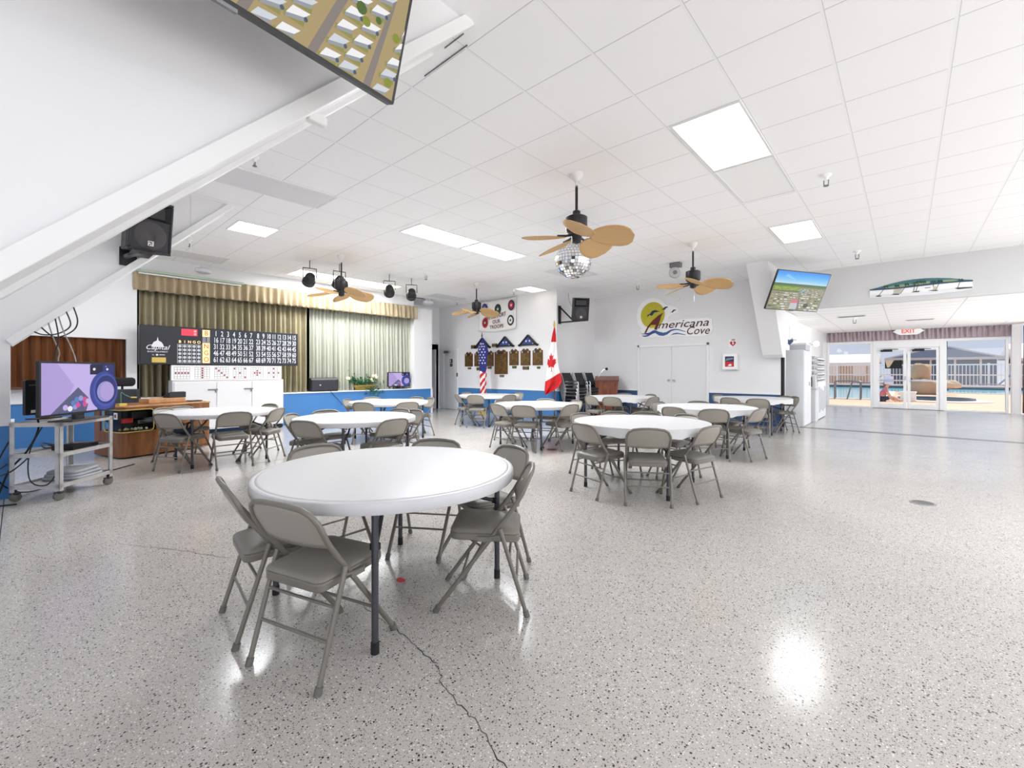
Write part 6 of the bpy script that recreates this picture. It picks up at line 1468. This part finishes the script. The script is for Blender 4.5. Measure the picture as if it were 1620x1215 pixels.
# ================================================================ LIGHT, SKY, CAMERA
def area(name, loc, rot, sx, sy, power, col=(.93, .96, 1)):
    l = bpy.data.lights.new(name, 'AREA'); l.shape = 'RECTANGLE'; l.size = sx; l.size_y = sy; l.energy = power; l.color = col
    o = bpy.data.objects.new(name, l); C.objects.link(o); o.location = loc; o.rotation_euler = rot; return o
for i, (x0, x1, y0, y1) in enumerate(LIGHTS):
    area('ceiling_lamp_and_fill', ((x0+x1)/2, (y0+y1)/2, ZC-.03), (0, 0, 0), x1-x0, y1-y0, LAMP*(x1-x0)*(y1-y0)*(.38 if x0 < -10 else .7 if x0 < -8 else .32 if x0 > -2 else 1.15))
for x, y in ((3.0, 4.5), (3.0, 9.0), (-9.2, .6)):  # added unseen lamps without fixtures, to brighten the hall
    zz = 2.79 if y > YA else ZC
    area('lobby_lamp' if y > YA else 'ceiling_lamp_and_fill', (x, y, zz-.02), (0, 0, 0), .6, .6, LOBBY if y > YA else LAMP*(.5 if x > 0 else .16))
# added lamps out of view, aimed up to brighten the ceiling
for x, y, k_ in ((3.4, -2.2, .16), (4.6, 3.2, .36), (5.6, 8.6, .6), (-4.8, -2.4, .13), (-9.3, -2.4, .12)):
    area('added_uplight', (x, y, 1.5), (PI, 0, 0), 1.4, 1.4, UPFILL*k_)
# added fill lamps at the open right and rear sides, no windows there
area('open_side_fill', (6.55, 6.6, 1.55), (0, PI/2, 0), 2.9, 10.0, SIDEFILL*11)
area('open_side_fill', (4.4, -4.6, 1.55), (PI/2, 0, 0), 4.6, 2.9, SIDEFILL*13)
area('lobby_fill', (4.45, 16.6, 1.4), (0, PI/2, 0), 2.5, 7.5, LOBBY*260)  # added fill lamp out of view at the lobby's open side
sun = bpy.data.lights.new('sun', 'SUN'); sun.energy = SUN; sun.angle = .01; sun.color = (1, .95, .88)
so = bpy.data.objects.new('sun', sun); C.objects.link(so); so.rotation_euler = (math.radians(38), 0, math.radians(150)); so.location = (0, 40, 20)
w = bpy.data.worlds.new('sky'); S.world = w; w.use_nodes = True; n = w.node_tree.nodes; l = w.node_tree.links
bg = n['Background']; tc = n.new('ShaderNodeTexCoord'); sep = n.new('ShaderNodeSeparateXYZ'); l.new(tc.outputs['Generated'], sep.inputs[0])
rp = n.new('ShaderNodeValToRGB'); e = rp.color_ramp.elements
e[0].position = 0; e[0].color = srgb(236, 226, 214); e[1].position = 1; e[1].color = srgb(150, 180, 226)
a = e.new(.48); a.color = srgb(240, 232, 224); a = e.new(.505); a.color = srgb(214, 218, 236); a = e.new(.56); a.color = srgb(206, 214, 238)
mm = n.new('ShaderNodeMath'); mm.operation = 'MULTIPLY_ADD'; mm.inputs[1].default_value = .5; mm.inputs[2].default_value = .5
l.new(sep.outputs['Z'], mm.inputs[0]); l.new(mm.outputs[0], rp.inputs['Fac']); l.new(rp.outputs['Color'], bg.inputs['Color']); bg.inputs['Strength'].default_value = SKY
cam = bpy.data.cameras.new('camera'); co = bpy.data.objects.new('camera', cam); C.objects.link(co)
cam.sensor_fit = 'HORIZONTAL'; cam.sensor_width = 36; cam.lens = F/1620*36; cam.shift_y = -(607.5-HYP)/1620; cam.clip_start = .02; cam.clip_end = 300
co.location = (0, 0, H); co.rotation_euler = (PI/2, 0, AZ); S.camera = co
S.view_settings.view_transform = 'Standard'; S.view_settings.look = 'None'; S.view_settings.gamma = 1; S.view_settings.use_curve_mapping = False; S.view_settings.exposure = EXPO
S.cycles.use_denoising = True; S.cycles.max_bounces = 10; S.cycles.diffuse_bounces = 7; S.cycles.glossy_bounces = 4; S.cycles.transparent_max_bounces = 10; S.cycles.caustics_reflective = False; S.cycles.caustics_refractive = False; S.cycles.sample_clamp_indirect = 6
